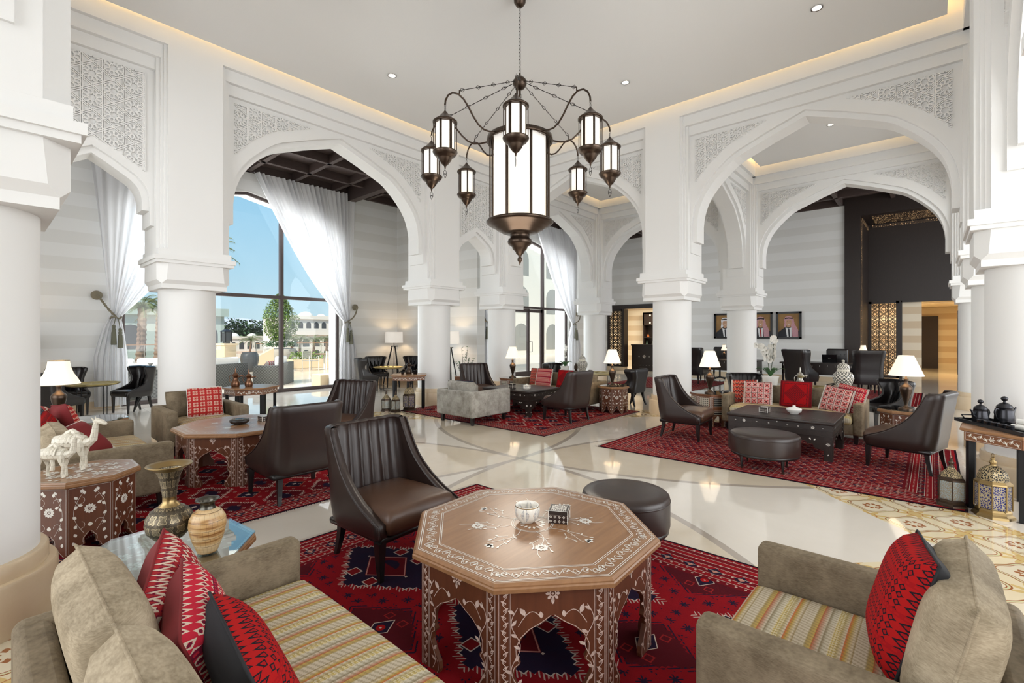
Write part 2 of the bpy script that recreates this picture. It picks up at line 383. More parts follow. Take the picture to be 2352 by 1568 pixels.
# ---- carpets (object coordinates, x across y along)
def step_d(n, x, y, px, py, q):
    u = ((x/px).frac()-.5).abs()*px; w = ((y/py).frac()-.5).abs()*py
    return ((u/q).floor()*q*1.0)+((w/q).floor()*q*.8), u, w
def rug(name, W_, L_, kind):
    kind = 'net' if kind.startswith('net') else ('bok' if kind.startswith('bok') else kind)
    n = NT(name, .95, spec=.05); x, y, z = n.co(); h = x.abs(); k = y.abs(); e = (W_/2-h).min(L_/2-k)
    RD, DR, NV, WH, OR = (.26, .008, .012), (.12, .006, .010), (.012, .012, .030), (.62, .50, .42), (.40, .10, .06)
    if kind == 'medal':
        PX, PY = .84, 1.14
        def cell(ox, oy, q):
            u = ((x/PX+ox).frac()-.5).abs()*PX; w = ((y/PY+oy).frac()-.5).abs()*PY
            return u, w, ((u/q).floor()*q)+((w/q).floor()*q*.72)
        u, w, d = cell(.5, .5, .035); tooth = (((u-w)*34).frac() < .36)
        c = n.mix(d < .30, n.rgb(RD), NV); c = n.mix(d.band(.285, .30)*((u/.035).frac().max((w/.035).frac()) > .80), c, WH); c = n.mix(d.band(.30, .335)*tooth, c, (.50, .36, .30))
        c = n.mix((u+w*.8).band(.0, .17), c, DR); c = n.mix((u+w*.8).band(.155, .166), c, (.55, .22, .18)); c = n.mix((((u*u+w*w).sqrt()) < .085)*((x.at2(y)*8).sin() > .1), c, NV)
        c = n.mix((u-.19).abs().max((w-.10).abs()) < .035, c, (.22, .01, .012)); c = n.mix((u-.19).abs().max((w-.10).abs()).band(.035, .042), c, WH)
        c = n.mix((u.max((w-.22).abs())) < .008, c, WH)
        u3, w3, d3 = cell(0, 0, .022); t3 = ((u3*1.0+w3)*30).frac() < .4
        c = n.mix(d3 < .19, c, (.085, .008, .012)); c = n.mix(d3.band(.19, .22)*t3, c, NV); c = n.mix((u3+w3*1.5) < .095, c, NV); c = n.mix((u3+w3*1.5).band(.087, .097), c, WH); c = n.mix((u3*u3+w3*w3).sqrt() < .026, c, (.38, .01, .01)); c = n.mix((u3*u3+w3*w3).sqrt() < .007, c, WH)
        c = n.mix(((u3-.10).abs().max((w3-.06).abs())).band(.018, .026), c, (.30, .02, .02))
        f1 = ((x*9.5).frac()-.5).abs(); f2 = ((y*9.5).frac()-.5).abs(); st_ = (f1.max(f2) < .27)*(((f1-f2).abs() < .05).max(f1.min(f2) < .05))
        c = n.mix(st_*(d > .40)*(d3 > .25), c, NV)
        bo = .40
    elif kind == 'net':
        d, u, w = step_d(n, x, y, .46, .62, .022)
        c = n.mix(d < .16, n.rgb(RD), DR); c = n.mix(d.band(.155, .185)*(((x*60).frac() < .6)), c, WH); c = n.mix(d < .06, c, NV)
        u3 = ((x/.46+.5).frac()-.5).abs()*.46; w3 = ((y/.62+.5).frac()-.5).abs()*.62
        c = n.mix((u3+w3 < .11), c, NV); c = n.mix((u3+w3).band(.11, .125), c, OR); c = n.mix((u3.max(w3) < .02), c, WH)
        f1 = ((x*9).frac()-.5).abs(); f2 = ((y*9).frac()-.5).abs(); c = n.mix((f1+f2).band(.12, .17), c, WH)
        bo = .34
    else:
        u = ((x*5.2).frac()-.5).abs(); w = ((y*8.5).frac()-.5).abs(); zz = ((y*8.5)+(x*5.2).pp(.5)*1.6).frac()
        q = n.noise(90, 2); c = n.mix(zz.band(.0, .22), n.rgb((.22, .016, .018)), NV)
        c = n.mix(zz.band(.40, .50)*(q > .47), c, (.56, .44, .38)); c = n.mix(((u-.25).abs() < .06)*(w < .16), c, (.34, .05, .035)); c = n.mix(((x*5.2).frac().near(.5, .02))*(q > .5), c, WH)
        c = n.mix((((x*5.2+.5).frac()-.5).abs() < .035)*((w-.3).abs() < .12), c, DR)
        bo = .48
    q = n.noise(14, 4)
    # borders
    a = (e*44).frac(); s1 = ((x+y)*16).frac(); s2 = ((x-y)*16).frac()
    bc = n.mix((e/bo*4).frac() < .5, n.rgb((.15, .006, .010)), RD)
    dotx = ((x*18).frac()-.5).abs(); doty = ((y*18).frac()-.5).abs(); dots = (dotx.max(doty) < .13)
    bc = n.mix(dots*((e/bo*4).frac().band(.1, .9)), bc, (.52, .38, .32)); f1 = ((x*6).frac()-.5).abs(); f2 = ((y*6).frac()-.5).abs()
    bc = n.mix(((f1+f2) < .30)*(e.band(bo*.35, bo*.75)), bc, NV); bc = n.mix(((f1+f2) < .13)*(e.band(bo*.35, bo*.75)), bc, (.50, .22, .16))
    bc = n.mix(((e/bo*8).frac() < .08)*(e > .04), bc, WH); bc = n.mix(e < .022, bc, (.006, .006, .012))
    c = n.mix(e < bo, c, bc)
    c = n.mix(q*.35, c, n.rgb((.05, .004, .010)))
    fz = n.noise(300, 2); n.col(c).bump(fz, .5, .003); return n.mat
# ---- embroidered cushion covers
def embro(name, a, b, d, kind=0, sc=1):
    n = NT(name, .85, spec=.1); x, y, z = n.co(); x = x*sc; z = z*sc; y = z
    if kind == 0:      # diamond medallion
        u = x.abs(); w = y.abs(); r = u+w; c = n.mix(r < .15, n.rgb(a), b); c = n.mix((r*36).frac().band(.35, .60)*(r < .17), c, d)
        c = n.mix(u.max(w).band(.155, .175)*(((x+y)*45).frac() < .5), c, d); g = ((x*28).frac()-.5).abs()+((y*28).frac()-.5).abs(); c = n.mix((g < .22)*(r > .19), c, b)
        c = n.mix((u.max(w) > .19), c, d); c = n.mix((u.max(w) > .19)*((((x-y)*50).frac()) < .45), c, a)
    elif kind == 1:    # small flowers in a grid
        u = ((x*11).frac()-.5); w = ((y*11).frac()-.5); r = (u*u+w*w).sqrt(); th = w.at2(u)
        c = n.mix((r+.08*(th*4).cos()) < .36, n.rgb(a), b); c = n.mix(r < .14, c, d); c = n.mix(r.band(.20, .25), c, a); c = n.mix(u.abs().max(w.abs()) > .46, c, d)
    elif kind == 2:    # zigzag bands
        t = (y*15+(x*22).pp(.5)*1.2).frac(); c = n.mix(t < .34, n.rgb(a), b); c = n.mix(t.band(.34, .46), c, d); g = ((x*40).frac()-.5).abs()+((y*40).frac()-.5).abs(); c = n.mix(g < .25, c, d)
    else:              # dense cross-stitch rows
        u = ((x*16).frac()-.5).abs(); w = ((y*16).frac()-.5).abs(); row = ((y*4).frac()); c = n.mix((u+w).band(.25, .46), n.rgb(a), b)
        c = n.mix((u.max(w) < .16), c, d); c = n.mix(row < .16, c, d); c = n.mix(row.band(.05, .11)*((x*30).frac() < .5), c, a)
    q = n.noise(220, 2); n.col(c).bump(q, .3, .002); return n.mat
CREAM, RED, CRIM, BLK, ROSE = (.60, .48, .38), (.42, .010, .014), (.20, .008, .012), (.012, .010, .014), (.55, .16, .15)
M['cv_rose'] = embro('cushion_rose_lattice', (.34, .03, .03), ROSE, CREAM, 1); M['cv_red'] = embro('cushion_red_diamond', (.33, .006, .008), (.26, .006, .008), BLK, 0)
M['cv_zig'] = embro('cushion_zigzag', (.36, .03, .02), BLK, (.50, .24, .18), 2); M['cv_pink'] = embro('cushion_pink_dots', (.62, .40, .36), (.40, .04, .04), (.10, .03, .03), 1)
M['cv_blk'] = embro('cushion_red_black_stitch', (.36, .010, .010), BLK, (.30, .008, .010), 3, 2.3); M['cv_cream'] = embro('cushion_cream_red_stitch', (.46, .02, .04), CREAM, (.16, .01, .03), 3, 2.0)
M['cv_kil'] = embro('cushion_kilim', (.34, .025, .03), CREAM, (.16, .01, .03), 2, 1.7); M['cv_tile'] = embro('cushion_tile_red', (.42, .04, .035), (.60, .36, .28), (.36, .02, .02), 1, 1.1)
M['c_red'] = plain('plain_red_cotton', (.17, .008, .010), .8); M['c_blk'] = plain('plain_black_cotton', (.010, .010, .013), .8); M['c_navy'] = plain('plain_navy_cotton', (.012, .014, .03), .8)
# ---- small patterns
n = NT('trellis_ceramic', .15); x, y, z = n.co(); th = y.at2(x); a = (th*2.55+z*21).frac(); b = (th*2.55-z*21).frac()
ln = ((a-.5).abs() < .13).max((b-.5).abs() < .13); n.col(n.mix(ln, (.72, .68, .60), (.025, .03, .028))); M['trellis'] = n.mat
n = NT('bone_vase', .3); x, y, z = n.co(); th = y.at2(x); q = n.noise(4, 3, sc3=(1, 1, 9)); tl = ((z*26).frac() < .05).max(((th*3.2)+(z*26).floor()*.37).frac() < .035)
n.col(n.mix(tl, n.ramp(q, [(.42, (.60, .44, .25)), (.55, (.50, .30, .12)), (.62, (.24, .10, .03))]), (.16, .09, .04))); M['bonevase'] = n.mat
n = NT('engraved_brass', .38, .85); x, y, z = n.co(); th = y.at2(x); u = (th*1.91+(z*20).floor()*.5).frac()-.5; w = (z*20).frac()-.5; r = (u*u+w*w).sqrt(); t2 = w.at2(u)
k = (r+.10*(t2*4).cos()); pt = k.band(.30, .38).max((k*9).frac().band(.0, .28)*(k < .28)); q = n.voro(120)
n.col(n.mix(pt, n.mix(q, (.045, .04, .035), (.16, .13, .09)), (.40, .33, .21))).bump(pt, .6, .004); M['engraved'] = n.mat
n = NT('bone_tiles', .45); x, y, z = n.co(); tl = (((z*30).frac() < .05).max((((x*22)+(z*30).floor()*.5)).frac() < .05)); q = n.noise(12, 3); n.col(n.mix(tl, n.mix(q, (.62, .57, .46), (.80, .76, .66)), (.40, .35, .26))); M['camel'] = n.mat
def pierced(name, metal, glasscol, sc=60):
    n = NT(name, .4, .3); n.co(); v = n.voro(sc, 'DISTANCE_TO_EDGE'); n.col(n.mix(v < .12, glasscol, metal)).bump(v, .4, .004); return n.mat
M['pierce_blue'] = pierced('pierced_blue', (.42, .36, .24), (.02, .025, .16)); M['pierce_pale'] = pierced('pierced_pale', (.28, .24, .18), (.30, .36, .38)); M['pierce_dark'] = pierced('pierced_brass', (.40, .31, .17), (.012, .012, .012))
n = NT('lattice_screen'); M['lat_wood'] = M['darkwood']
n = NT('mosaic_dark', .3); x, y, z = n.co(); u = ((x+y)*42).frac()-.5; w = (z*42).frac()-.5; k = u.abs()+w.abs(); n.col(n.mix(k.band(.22, .34).max(k < .09), (.025, .012, .010), (.74, .70, .62))); M['mosaic'] = n.mat
n = NT('mosaic_top', .3); x, y, z = n.co(); r = (x*x+y*y).sqrt(); th = y.at2(x); k = (r*46+.6*(th*8).cos()).frac(); n.col(n.mix(k < .5, (.05, .03, .025), (.72, .69, .62))); M['mosaic_top'] = n.mat
n = NT('mushrabiya_panel', .4); x, y, z = n.co(); u = ((x+y)*30).frac()-.5; w = (z*30).frac()-.5; n.col(n.mix(((u*u+w*w).sqrt() < .34), (.55, .50, .40), (.01, .01, .01))); M['mush'] = n.mat
n = NT('painted_bowl', .2); x, y, z = n.co(); th = y.at2(x); u = (th*.955).frac()-.5; w = (z-.052)*13; k = u.abs()*1.5+w.abs(); g = ((u*13).frac()-.5).abs()+((z*150).frac()-.5).abs(); n.col(n.mix((k < .60)*(g < .42)*(u.abs() > .06), (.80, .76, .68), n.mix((u.abs()*1.5) > .42, (.12, .14, .20), (.42, .22, .12)))); M['bowl'] = n.mat
n = NT('hammered_brass', .35, 1); x, y, z = n.co(); th = y.at2(x); f = (th*16).sin(); n.col((.58, .47, .20)).bump(f, .8, .01); M['tray'] = n.mat
# ---------------------------------------------------------------- the hall: arcades, columns, ceilings
XS = (-.12, 2.21, 7.16, 9.50, 14.26); YS = (-.79, 4.02, 8.80)
WIDE = [(1.88, 3.42), (1.88, 3.75), (1.83, 4.05), (1.72, 4.30), (1.55, 4.52), (1.33, 4.73), (1.087, 4.90), (.55, 5.115), (0, 5.31)]
NARR = [(.555, 3.42), (.555, 3.55), (.52, 3.70), (.44, 3.81), (.33, 3.89), (.15, 4.01), (0, 4.10)]
def smooth_curve(pts):     # Catmull-Rom, then mirrored: left foot -> crown -> right foot
    P = [pts[0]] + pts + [pts[-1]]; out = []
    for i in range(1, len(P)-2):
        a, b, c, d = P[i-1], P[i], P[i+1], P[i+2]; st = 3 if 0 < i-1 < len(pts)-3 else 1
        for k in range(st):
            t = k/st; out.append(tuple(.5*((2*b[j]) + (-a[j]+c[j])*t + (2*a[j]-5*b[j]+4*c[j]-d[j])*t*t + (-a[j]+3*b[j]-3*c[j]+d[j])*t**3) for j in (0, 1)))
    out.append(pts[-1]); out[0] = pts[0]
    return [(-x, z) for x, z in out] + [(x, z) for x, z in reversed(out[:-1])]
def offset(cv, d):
    out = []
    for i, (x, z) in enumerate(cv):
        a = cv[max(i-1, 0)]; b = cv[min(i+1, len(cv)-1)]
        if i == len(cv)//2: out.append((0, z + d*1.04)); continue
        tx, tz = b[0]-a[0], b[1]-a[1]; L = math.hypot(tx, tz) or 1; out.append((x - tz/L*d, z + tx/L*d))
    return out
def plate(mb, cv, H, zlow, ztop, t):
    cv = [(cv[0][0], zlow)] + cv + [(cv[-1][0], zlow)]
    for sg in (-1, 1):
        for (x0, z0), (x1, z1) in zip(cv, cv[1:]):
            if abs(x1-x0) > 1e-5:
                q = [(x0, sg*t, z0), (x1, sg*t, z1), (x1, sg*t, ztop), (x0, sg*t, ztop)]; mb.add(q, [(0, 1, 2, 3) if sg < 0 else (3, 2, 1, 0)])
        for xa, xb in ((-H, cv[0][0]), (cv[-1][0], H)):
            q = [(xa, sg*t, zlow), (xb, sg*t, zlow), (xb, sg*t, ztop), (xa, sg*t, ztop)]; mb.add(q, [(0, 1, 2, 3) if sg < 0 else (3, 2, 1, 0)])
    for (x0, z0), (x1, z1) in zip(cv, cv[1:]): mb.add([(x0, -t, z0), (x1, -t, z1), (x1, t, z1), (x0, t, z0)], [(3, 2, 1, 0)])
    for xa, xb in ((-H, cv[0][0]), (cv[-1][0], H)): mb.add([(xa, -t, zlow), (xb, -t, zlow), (xb, t, zlow), (xa, t, zlow)], [(3, 2, 1, 0)])
    mb.add([(-H, -t, ztop), (H, -t, ztop), (H, t, ztop), (-H, t, ztop)], [(0, 1, 2, 3)])
def star_segments(x0, x1, z0, z1, c):
    """Strap lines of a ten-fold lattice: star rosettes in columns c apart, double straps between them."""
    segs = []; P = 2*c*math.tan(math.radians(36))
    def add(*a): segs.append(a)
    ni = int((x1-x0)/c/2)+2; zc = (z0+z1)/2; nj = int((z1-z0)/P/2)+2; xc = (x0+x1)/2
    r1, r2, r3 = .17*c, .31*c, .47*c
    for i in range(-ni, ni+1):
        for j in range(-nj, nj+1):
            cx, cz = xc+i*c, zc+j*P+(P/2 if i % 2 else 0)
            for k in range(10):
                a0 = PI*k/5+PI/2; a1 = a0+PI/10; a2 = a0+PI/5; pt = lambda r, a: (cx+r*math.cos(a), cz+r*math.sin(a))
                add(*pt(r2, a0), *pt(r1, a1)); add(*pt(r1, a1), *pt(r2, a2)); add(*pt(r2, a0), *pt(r3, a0-.12)); add(*pt(r2, a0), *pt(r3, a0+.12)); add(*pt(r3, a0+.12), *pt(r3*1.02, a2-.12))
    w = .045*c; L = 9
    for k in range(-2*ni-2, 2*ni+3):
        for e_ in (-w, w):
            if k % 1 == 0: add(xc+(k+.5)*c+e_, z0-.1, xc+(k+.5)*c+e_, z1+.1)
    d = math.radians(36)
    for sg in (-1, 1):
        for k in range(-4*nj-2*ni, 4*nj+2*ni):
            zz = zc+(k+.5)*P
            for e_ in (-w, w): add(xc-L*math.cos(d), zz+e_*1.25-sg*L*math.sin(d), xc+L*math.cos(d), zz+e_*1.25+sg*L*math.sin(d))
    return segs
def clip_runs(seg, inside, st=.012):
    ax, az, bx, bz = seg; L = math.hypot(bx-ax, bz-az); n = max(2, int(L/st)); run = None; out = []; last = None
    for i in range(n+1):
        t = i/n; p = (ax+(bx-ax)*t, az+(bz-az)*t); ok = inside(*p)
        if ok and run is None: run = p
        if not ok and run is not None: out.append((run, last)); run = None
        last = p
    if run is not None: out.append((run, last))
    return [r for r in out if math.hypot(r[0][0]-r[1][0], r[0][1]-r[1][1]) > .01]
def carved(cv, off, xh, ztop, s=.225):
    """Raised lattice relief on both faces of the wall, only inside the spandrel field."""
    ring = offset(cv, off); xs = [p[0] for p in ring]
    def low(x):
        if abs(x) >= ring[-1][0]: return 3.9 if xh > 1 else 3.6
        for a, b in zip(ring, ring[1:]):
            if a[0] <= x <= b[0] and b[0]-a[0] > 1e-6: return a[1]+(b[1]-a[1])*(x-a[0])/(b[0]-a[0])
        return 9
    inside = lambda x, z: -xh < x < xh and low(x) < z < ztop
    mb = MB(); w = .0065; h = .028; segs = star_segments(-xh, xh, 3.6, ztop, s)
    for sg in segs:
        for (p, q) in clip_runs(sg, inside):
            dx, dz = q[0]-p[0], q[1]-p[1]; L = math.hypot(dx, dz); nx, nz = -dz/L*w, dx/L*w
            for y0 in (-.248, .248):
                s_ = -1 if y0 < 0 else 1; y1 = y0+s_*h
                v = [(p[0]+nx, y1, p[1]+nz), (p[0]-nx, y1, p[1]-nz), (q[0]-nx, y1, q[1]-nz), (q[0]+nx, y1, q[1]+nz)]
                v += [(a*1, y0, c_*1) for a, b_, c_ in v]
                mb.add(v, [(0, 1, 2, 3), (0, 4, 5, 1), (2, 6, 7, 3), (1, 5, 6, 2), (3, 7, 4, 0)])
    # a plain sunk border line around the field
    return mb
def bay_meshes(kind):
    W_, cv, off, pk = (2.475, smooth_curve(WIDE), .27, 5.31) if kind == 'wide' else (1.165, smooth_curve(NARR), .20, 4.10)
    a = MB(); plate(a, cv, cv[-1][0]+.12, 3.42, pk+.25, .185)
    r = offset(cv, .085); plate(a, r, W_, 3.20, 6.40, .25)
    for sg in (-1, 1): a.b2(sg*(W_-.45), sg*W_, -.32, .32, 2.86, 6.4)
    a.b2(-W_, W_, -.32, .32, 5.47, 6.4); a.b2(-W_, W_, -.40, .40, 5.64, 6.4); a.b2(-W_, W_, -.475, .475, 5.83, 6.4)
    return a, carved(cv, off, W_-.59, 5.40)
BAY = {}
for kd in ('wide', 'narrow'):
    a, c = bay_meshes(kd); o = a.build('wall_bay_'+kd, M['plaster']); p = c.build('carved_panel', M['carved'], o); tag(o, kind='structure'); tag(p, kind='structure')
    BAY[kd] = o
used = set()
def bay(kind, x, y, rz, name, k=1.0):
    src = BAY[kind]
    if kind not in used: used.add(kind); o = src
    else:
        o = src.copy(); COL.objects.link(o)
        p = KIDS.setdefault(kind, [c for c in bpy.data.objects if c.parent == src])[0].copy(); COL.objects.link(p); p.parent = o
    o.name = name; o.location = (x, y, 0); o.rotation_euler = (0, 0, rz); o.scale = (k, 1, 1)
    return o
mid = lambda a, b: (a+b)/2
for y, nm in ((YS[2], 'wall_window_side_arcade'), (YS[0], 'wall_near_side_arcade')):
    bay('narrow', mid(XS[0], XS[1]), y, 0, nm); bay('wide', mid(XS[1], XS[2]), y, 0, nm); bay('narrow', mid(XS[2], XS[3]), y, 0, nm)
    bay('wide', mid(XS[3], XS[4]), y, 0, nm, 4.76/4.95)
for x, nm in ((XS[0], 'wall_entrance_arcade'), (XS[3], 'wall_lobby_arcade'), (XS[4], 'wall_far_arcade')):
    for y in (mid(YS[0], YS[1]), mid(YS[1], YS[2])): bay('wide', x, y, PI/2, nm, 4.80/4.95)
bay('wide', mid(XS[3], XS[4]), YS[1], 0, 'wall_middle_arcade', 4.76/4.95)
# columns: marble plinth, round shaft, bracketed capital and the pier above
def make_column():
    root = empty('column', (0, 0, 0)); tag(root, kind='structure')
    m = MB(); m.lathe([(.455, 0), (.455, .275), (.447, .29)], n=48); m.lathe([(.415, .285), (.415, .365), (.405, .378)], n=48); m.build('plinth', M['stone'], root)
    m = MB(); m.lathe([(.377, .375), (.377, 2.31)], n=56, cap=False); m.build('shaft', M['plaster'], root)
    m = MB()
    def sq(h, z, c=0.0001): return [(h-c, -h, z), (h, -h+c, z), (h, h-c, z), (h-c, h, z), (-h+c, h, z), (-h, h-c, z), (-h, -h+c, z), (-h+c, -h, z)]
    m.loft([sq(.425, 2.29), sq(.425, 2.36)]); m.loft([sq(.425, 2.355), sq(.475, 2.41, .10), sq(.475, 2.66, .12)]); m.loft([sq(.505, 2.655), sq(.505, 2.70)]); m.loft([sq(.528, 2.70), sq(.528, 2.765)])
    m.build('capital', M['plaster'], root)
    m = MB(); m.b2(-.475, .475, -.475, .475, 2.76, 2.86)
    m.b2(-.43, .43, -.396, .396, 2.86, 6.4); m.b2(-.396, .396, -.43, .43, 2.86, 6.4); m.b2(-.355, .355, -.4755, .4755, 2.86, 6.4); m.b2(-.4755, .4755, -.355, .355, 2.86, 6.4)
    m.build('pier', M['plaster'], root)
    return root
C0 = make_column(); first = True
for y in YS:
    for x in XS:
        if y == YS[1] and x in (XS[1], XS[2]): continue
        if first: C0.location = (x, y, 0); first = False
        else: copy_tree(C0, (x, y, 0))
# floor
m = MB(); m.b2(-7, 32, -7, 14.3, -.2, 0); m.build('floor', M['floor'])['kind'] = 'structure'
# ceilings: dropped stucco rafts with a light cove, the slab above
m = MB(); m.b2(-7, 22.2, -7, 14.4, 6.40, 6.6); m.build('ceiling', M['stucco'])['kind'] = 'structure'
CELLS = [(XS[0], XS[3], YS[0], YS[2]), (XS[3], XS[4], YS[0], YS[1]), (XS[3], XS[4], YS[1], YS[2])]
for x0, x1, y0, y1 in CELLS:
    i = .64
    m = MB(); m.b2(x0+i, x1-i, y0+i, y1-i, 6.01, 6.12); o = m.build('ceiling_raft', M['stucco']); tag(o, kind='structure')
    j = i+.05; m = MB()
    for a in ((x0+j, x1-j, y0+j, y0+j+.03), (x0+j, x1-j, y1-j-.03, y1-j), (x0+j, x0+j+.03, y0+j, y1-j), (x1-j-.03, x1-j, y0+j, y1-j)): m.b2(*a, 6.125, 6.145)
    o = m.build('trim_cove_light', M['warm_led']); tag(o, kind='structure')
# downlights
dl0 = empty('downlight', (0, 0, 6.01)); tag(dl0, 'small round recessed downlight', 'ceiling light')
MB().lathe([(.055, 0), (.075, 0), (.078, -.006), (.070, -.010), (.055, -.004)], n=24, cap=False).build('rim', M['chrome'], dl0)
MB().lathe([(.0001, -.003), (.056, -.003)], n=24, cap=False).build('lens', M['downlight'], dl0)
for x, y in ((4.69, 6.88), (7.52, 4.02), (7.52, 1.17), (4.69, 1.17), (1.86, 4.02), (1.86, 1.17), (7.52, 6.88), (11.88, 1.6), (11.88, 6.4)):
    LAB = {(4.69, 6.88): 'small downlight in the hall ceiling near the window side arcade', (7.52, 4.02): 'small downlight in the hall ceiling beside the column facing the chandelier',
           (7.52, 1.17): 'bright downlight in the hall ceiling above the round leather stool', (11.88, 1.6): 'downlight in the smaller ceiling seen through the big lobby arch', (11.88, 6.4): 'downlight in the smaller ceiling behind the chandelier'}.get((x, y), 'round downlight recessed in the hall ceiling')
    if (x, y) == (4.69, 6.88): dl0.location = (x, y, 6.01); dl0['label'] = LAB; dl0['group'] = 'recessed downlights'
    else: copy_tree(dl0, (x, y, 6.01), label=LAB, group='recessed downlights')
# ---------------------------------------------------------------- outer walls
def struct(name, mb, m, parent=None): o = mb.build(name, m, parent); o['kind'] = 'structure'; return o
def wallarch(x0, x1, c, half, peak, spring, y0, y1, name, k=None):
    """Wall in the plane y with one keel arch, from x0 to x1."""
    f = half/1.88; cv = smooth_curve([(a*f, spring+(z-3.42)*(peak-spring)/1.89) for a, z in WIDE]); t = (y1-y0)/2; m = MB().tr(T(c, (y0+y1)/2))
    plate(m, cv, 3.0, 0, 6.4, t); m.tr(Matrix.Identity(4))
    m.b2(x0, c-3.0, y0, y1, 0, 6.4); m.b2(c+3.0, x1, y0, y1, 0, 6.4)
    struct(name, m, M['stripewall']); return cv
cvA = wallarch(-7, 9.47, 4.78, 2.62, 5.42, 3.95, 13.6, 14.3, 'wall_window_side')
cvB = wallarch(9.77, 19.5, 14.1, 2.62, 5.30, 3.90, 11.6, 12.3, 'wall_door_side')
m = MB(); m.b2(9.47, 9.77, 9.72, 14.3, 0, 6.4); struct('wall_alcove_return', m, M['stripewall'])
m = MB(); m.b2(-7.3, -7, -7, 14.3, 0, 6.4); struct('wall_entrance_side', m, M['stripewall'])
m = MB(); m.b2(-7.3, 26, -7.3, -7, 0, 6.4); struct('wall_near_side', m, M['stripewall'])
# wall with the portraits, its openings for the bar and the lift lobby
m = MB(); X0, X1 = 19.5, 19.8
m.b2(X0, X1, 11.35, 12.3, 0, 6.4); m.b2(X0, X1, 8.9, 11.35, 2.965, 6.4); m.b2(X0, X1, 2.23, 8.9, 0, 6.4); struct('wall_portrait_side', m, M['stripewall'])
for nm, a in (('baseboard_window_side', (-7, 2.12, 13.57, 13.6, 0, .16)), ('baseboard_window_corner', (7.46, 9.47, 13.57, 13.6, 0, .16)), ('baseboard_return', (9.44, 9.47, 9.72, 13.57, 0, .16)), ('baseboard_portrait', (19.47, 19.5, 2.3, 8.85, 0, .16))):
    m = MB(); m.b2(*a); struct(nm, m, M['stone'])
# arch soffit frame of the window and its bars
def window(cv, c, y, half, mull, trans, name, bottom=True):
    fr = MB(); w = .07
    ring = cv; inn = offset(cv, -w)
    vs = []
    for sg, yy in ((0, y-.04), (1, y+.04)): vs += [(c+x, yy, z) for x, z in ring] + [(c+x, yy, z) for x, z in inn]
    n_ = len(ring); fs = []
    for i in range(n_-1):
        fs += [(i, i+1, n_+i+1, n_+i), (2*n_+i, 3*n_+i, 3*n_+i+1, 2*n_+i+1), (n_+i, n_+i+1, 3*n_+i+1, 3*n_+i)]
    fr.add(vs, fs)
    x0, x1 = cv[0][0], cv[-1][0]
    fr.b2(c+x0, c+x0+w, y-.04, y+.04, 0, cv[0][1]); fr.b2(c+x1-w, c+x1, y-.04, y+.04, 0, cv[0][1])
    o = fr.build(name, M['alu']); tag(o, kind='structure')
    def top(x):
        for a, b in zip(cv, cv[1:]):
            if a[0] <= x-c <= b[0] and b[0] > a[0]: return a[1]+(b[1]-a[1])*(x-c-a[0])/(b[0]-a[0])
        return cv[0][1]
    for x in mull: m = MB(); m.b2(x-.045, x+.045, y-.06, y+.06, 0, top(x)-.02); struct('mullion', m, M['alu'], o)
    m = MB(); m.b2(c+x0, c+x1, y-.045, y+.045, trans-.045, trans+.045); struct('transom', m, M['alu'], o)
    if bottom: m = MB(); m.b2(c+x0, c+x1, y-.05, y+.05, 0, .09); struct('bottom_rail', m, M['alu'], o)
    m = MB(); pts = [(c+x, z) for x, z in inn]; pts = [(c+x0, .05)]+pts+[(c+x1, .05)]
    m.add([(x, y, z) for x, z in pts], [tuple(range(len(pts)))]); struct('pane', m, M['glass'], o)
    return o
window(cvA, 4.78, 13.72, 2.62, (3.87, 5.69), 2.655, 'window_1')
# door wall: glazing around a double door, one leaf ajar
wB = window(cvB, 14.1, 11.72, 2.62, (13.14, 15.06), 2.66, 'window_2', False)
bpy.data.objects.remove([c for c in bpy.data.objects if c.parent == wB and c.name.startswith('pane')][0])
for x0, x1, z0, z1 in ((11.5, 13.1, .05, 2.62), (15.1, 16.7, .05, 2.62), (11.6, 16.6, 2.7, 3.9), (12.3, 15.9, 3.9, 4.75)):
    m = MB(); m.add([(x0, 11.72, z0), (x1, 11.72, z0), (x1, 11.72, z1), (x0, 11.72, z1)], [(0, 1, 2, 3)]); struct('pane', m, M['glass'], wB)
for x0, x1 in ((11.5, 13.14), (15.06, 16.7)): m = MB(); m.b2(x0, x1, 11.67, 11.77, 0, .09); struct('bottom_rail', m, M['alu'], wB)
def leaf(x, rz, sg, nm):
    r = empty(nm, (x, 11.72, 0), rz); tag(r, kind='structure'); f = MB(); w = .92
    f.b2(0, sg*w, -.03, .03, .02, .22); f.b2(0, sg*w, -.03, .03, 2.48, 2.60); f.b2(0, sg*.10, -.03, .03, .02, 2.6); f.b2(sg*(w-.10), sg*w, -.03, .03, .02, 2.6); f.build('door_frame', M['alu'], r)
    g = MB(); g.add([(sg*.1, 0, .2), (sg*(w-.1), 0, .2), (sg*(w-.1), 0, 2.5), (sg*.1, 0, 2.5)], [(0, 1, 2, 3)]); g.build('glass_pane', M['glass'], r)
    h = MB(); xx = sg*(w-.05); h.tube([(xx, -.02, .95), (xx, -.09, .95), (xx-sg*.16, -.09, .95), (xx-sg*.16, -.09, 1.35), (xx, -.09, 1.35), (xx, -.02, 1.35)], .012); h.build('handle', M['alu'], r)
leaf(13.18, -.12, 1, 'door_1'); leaf(15.02, 0, -1, 'door_2')
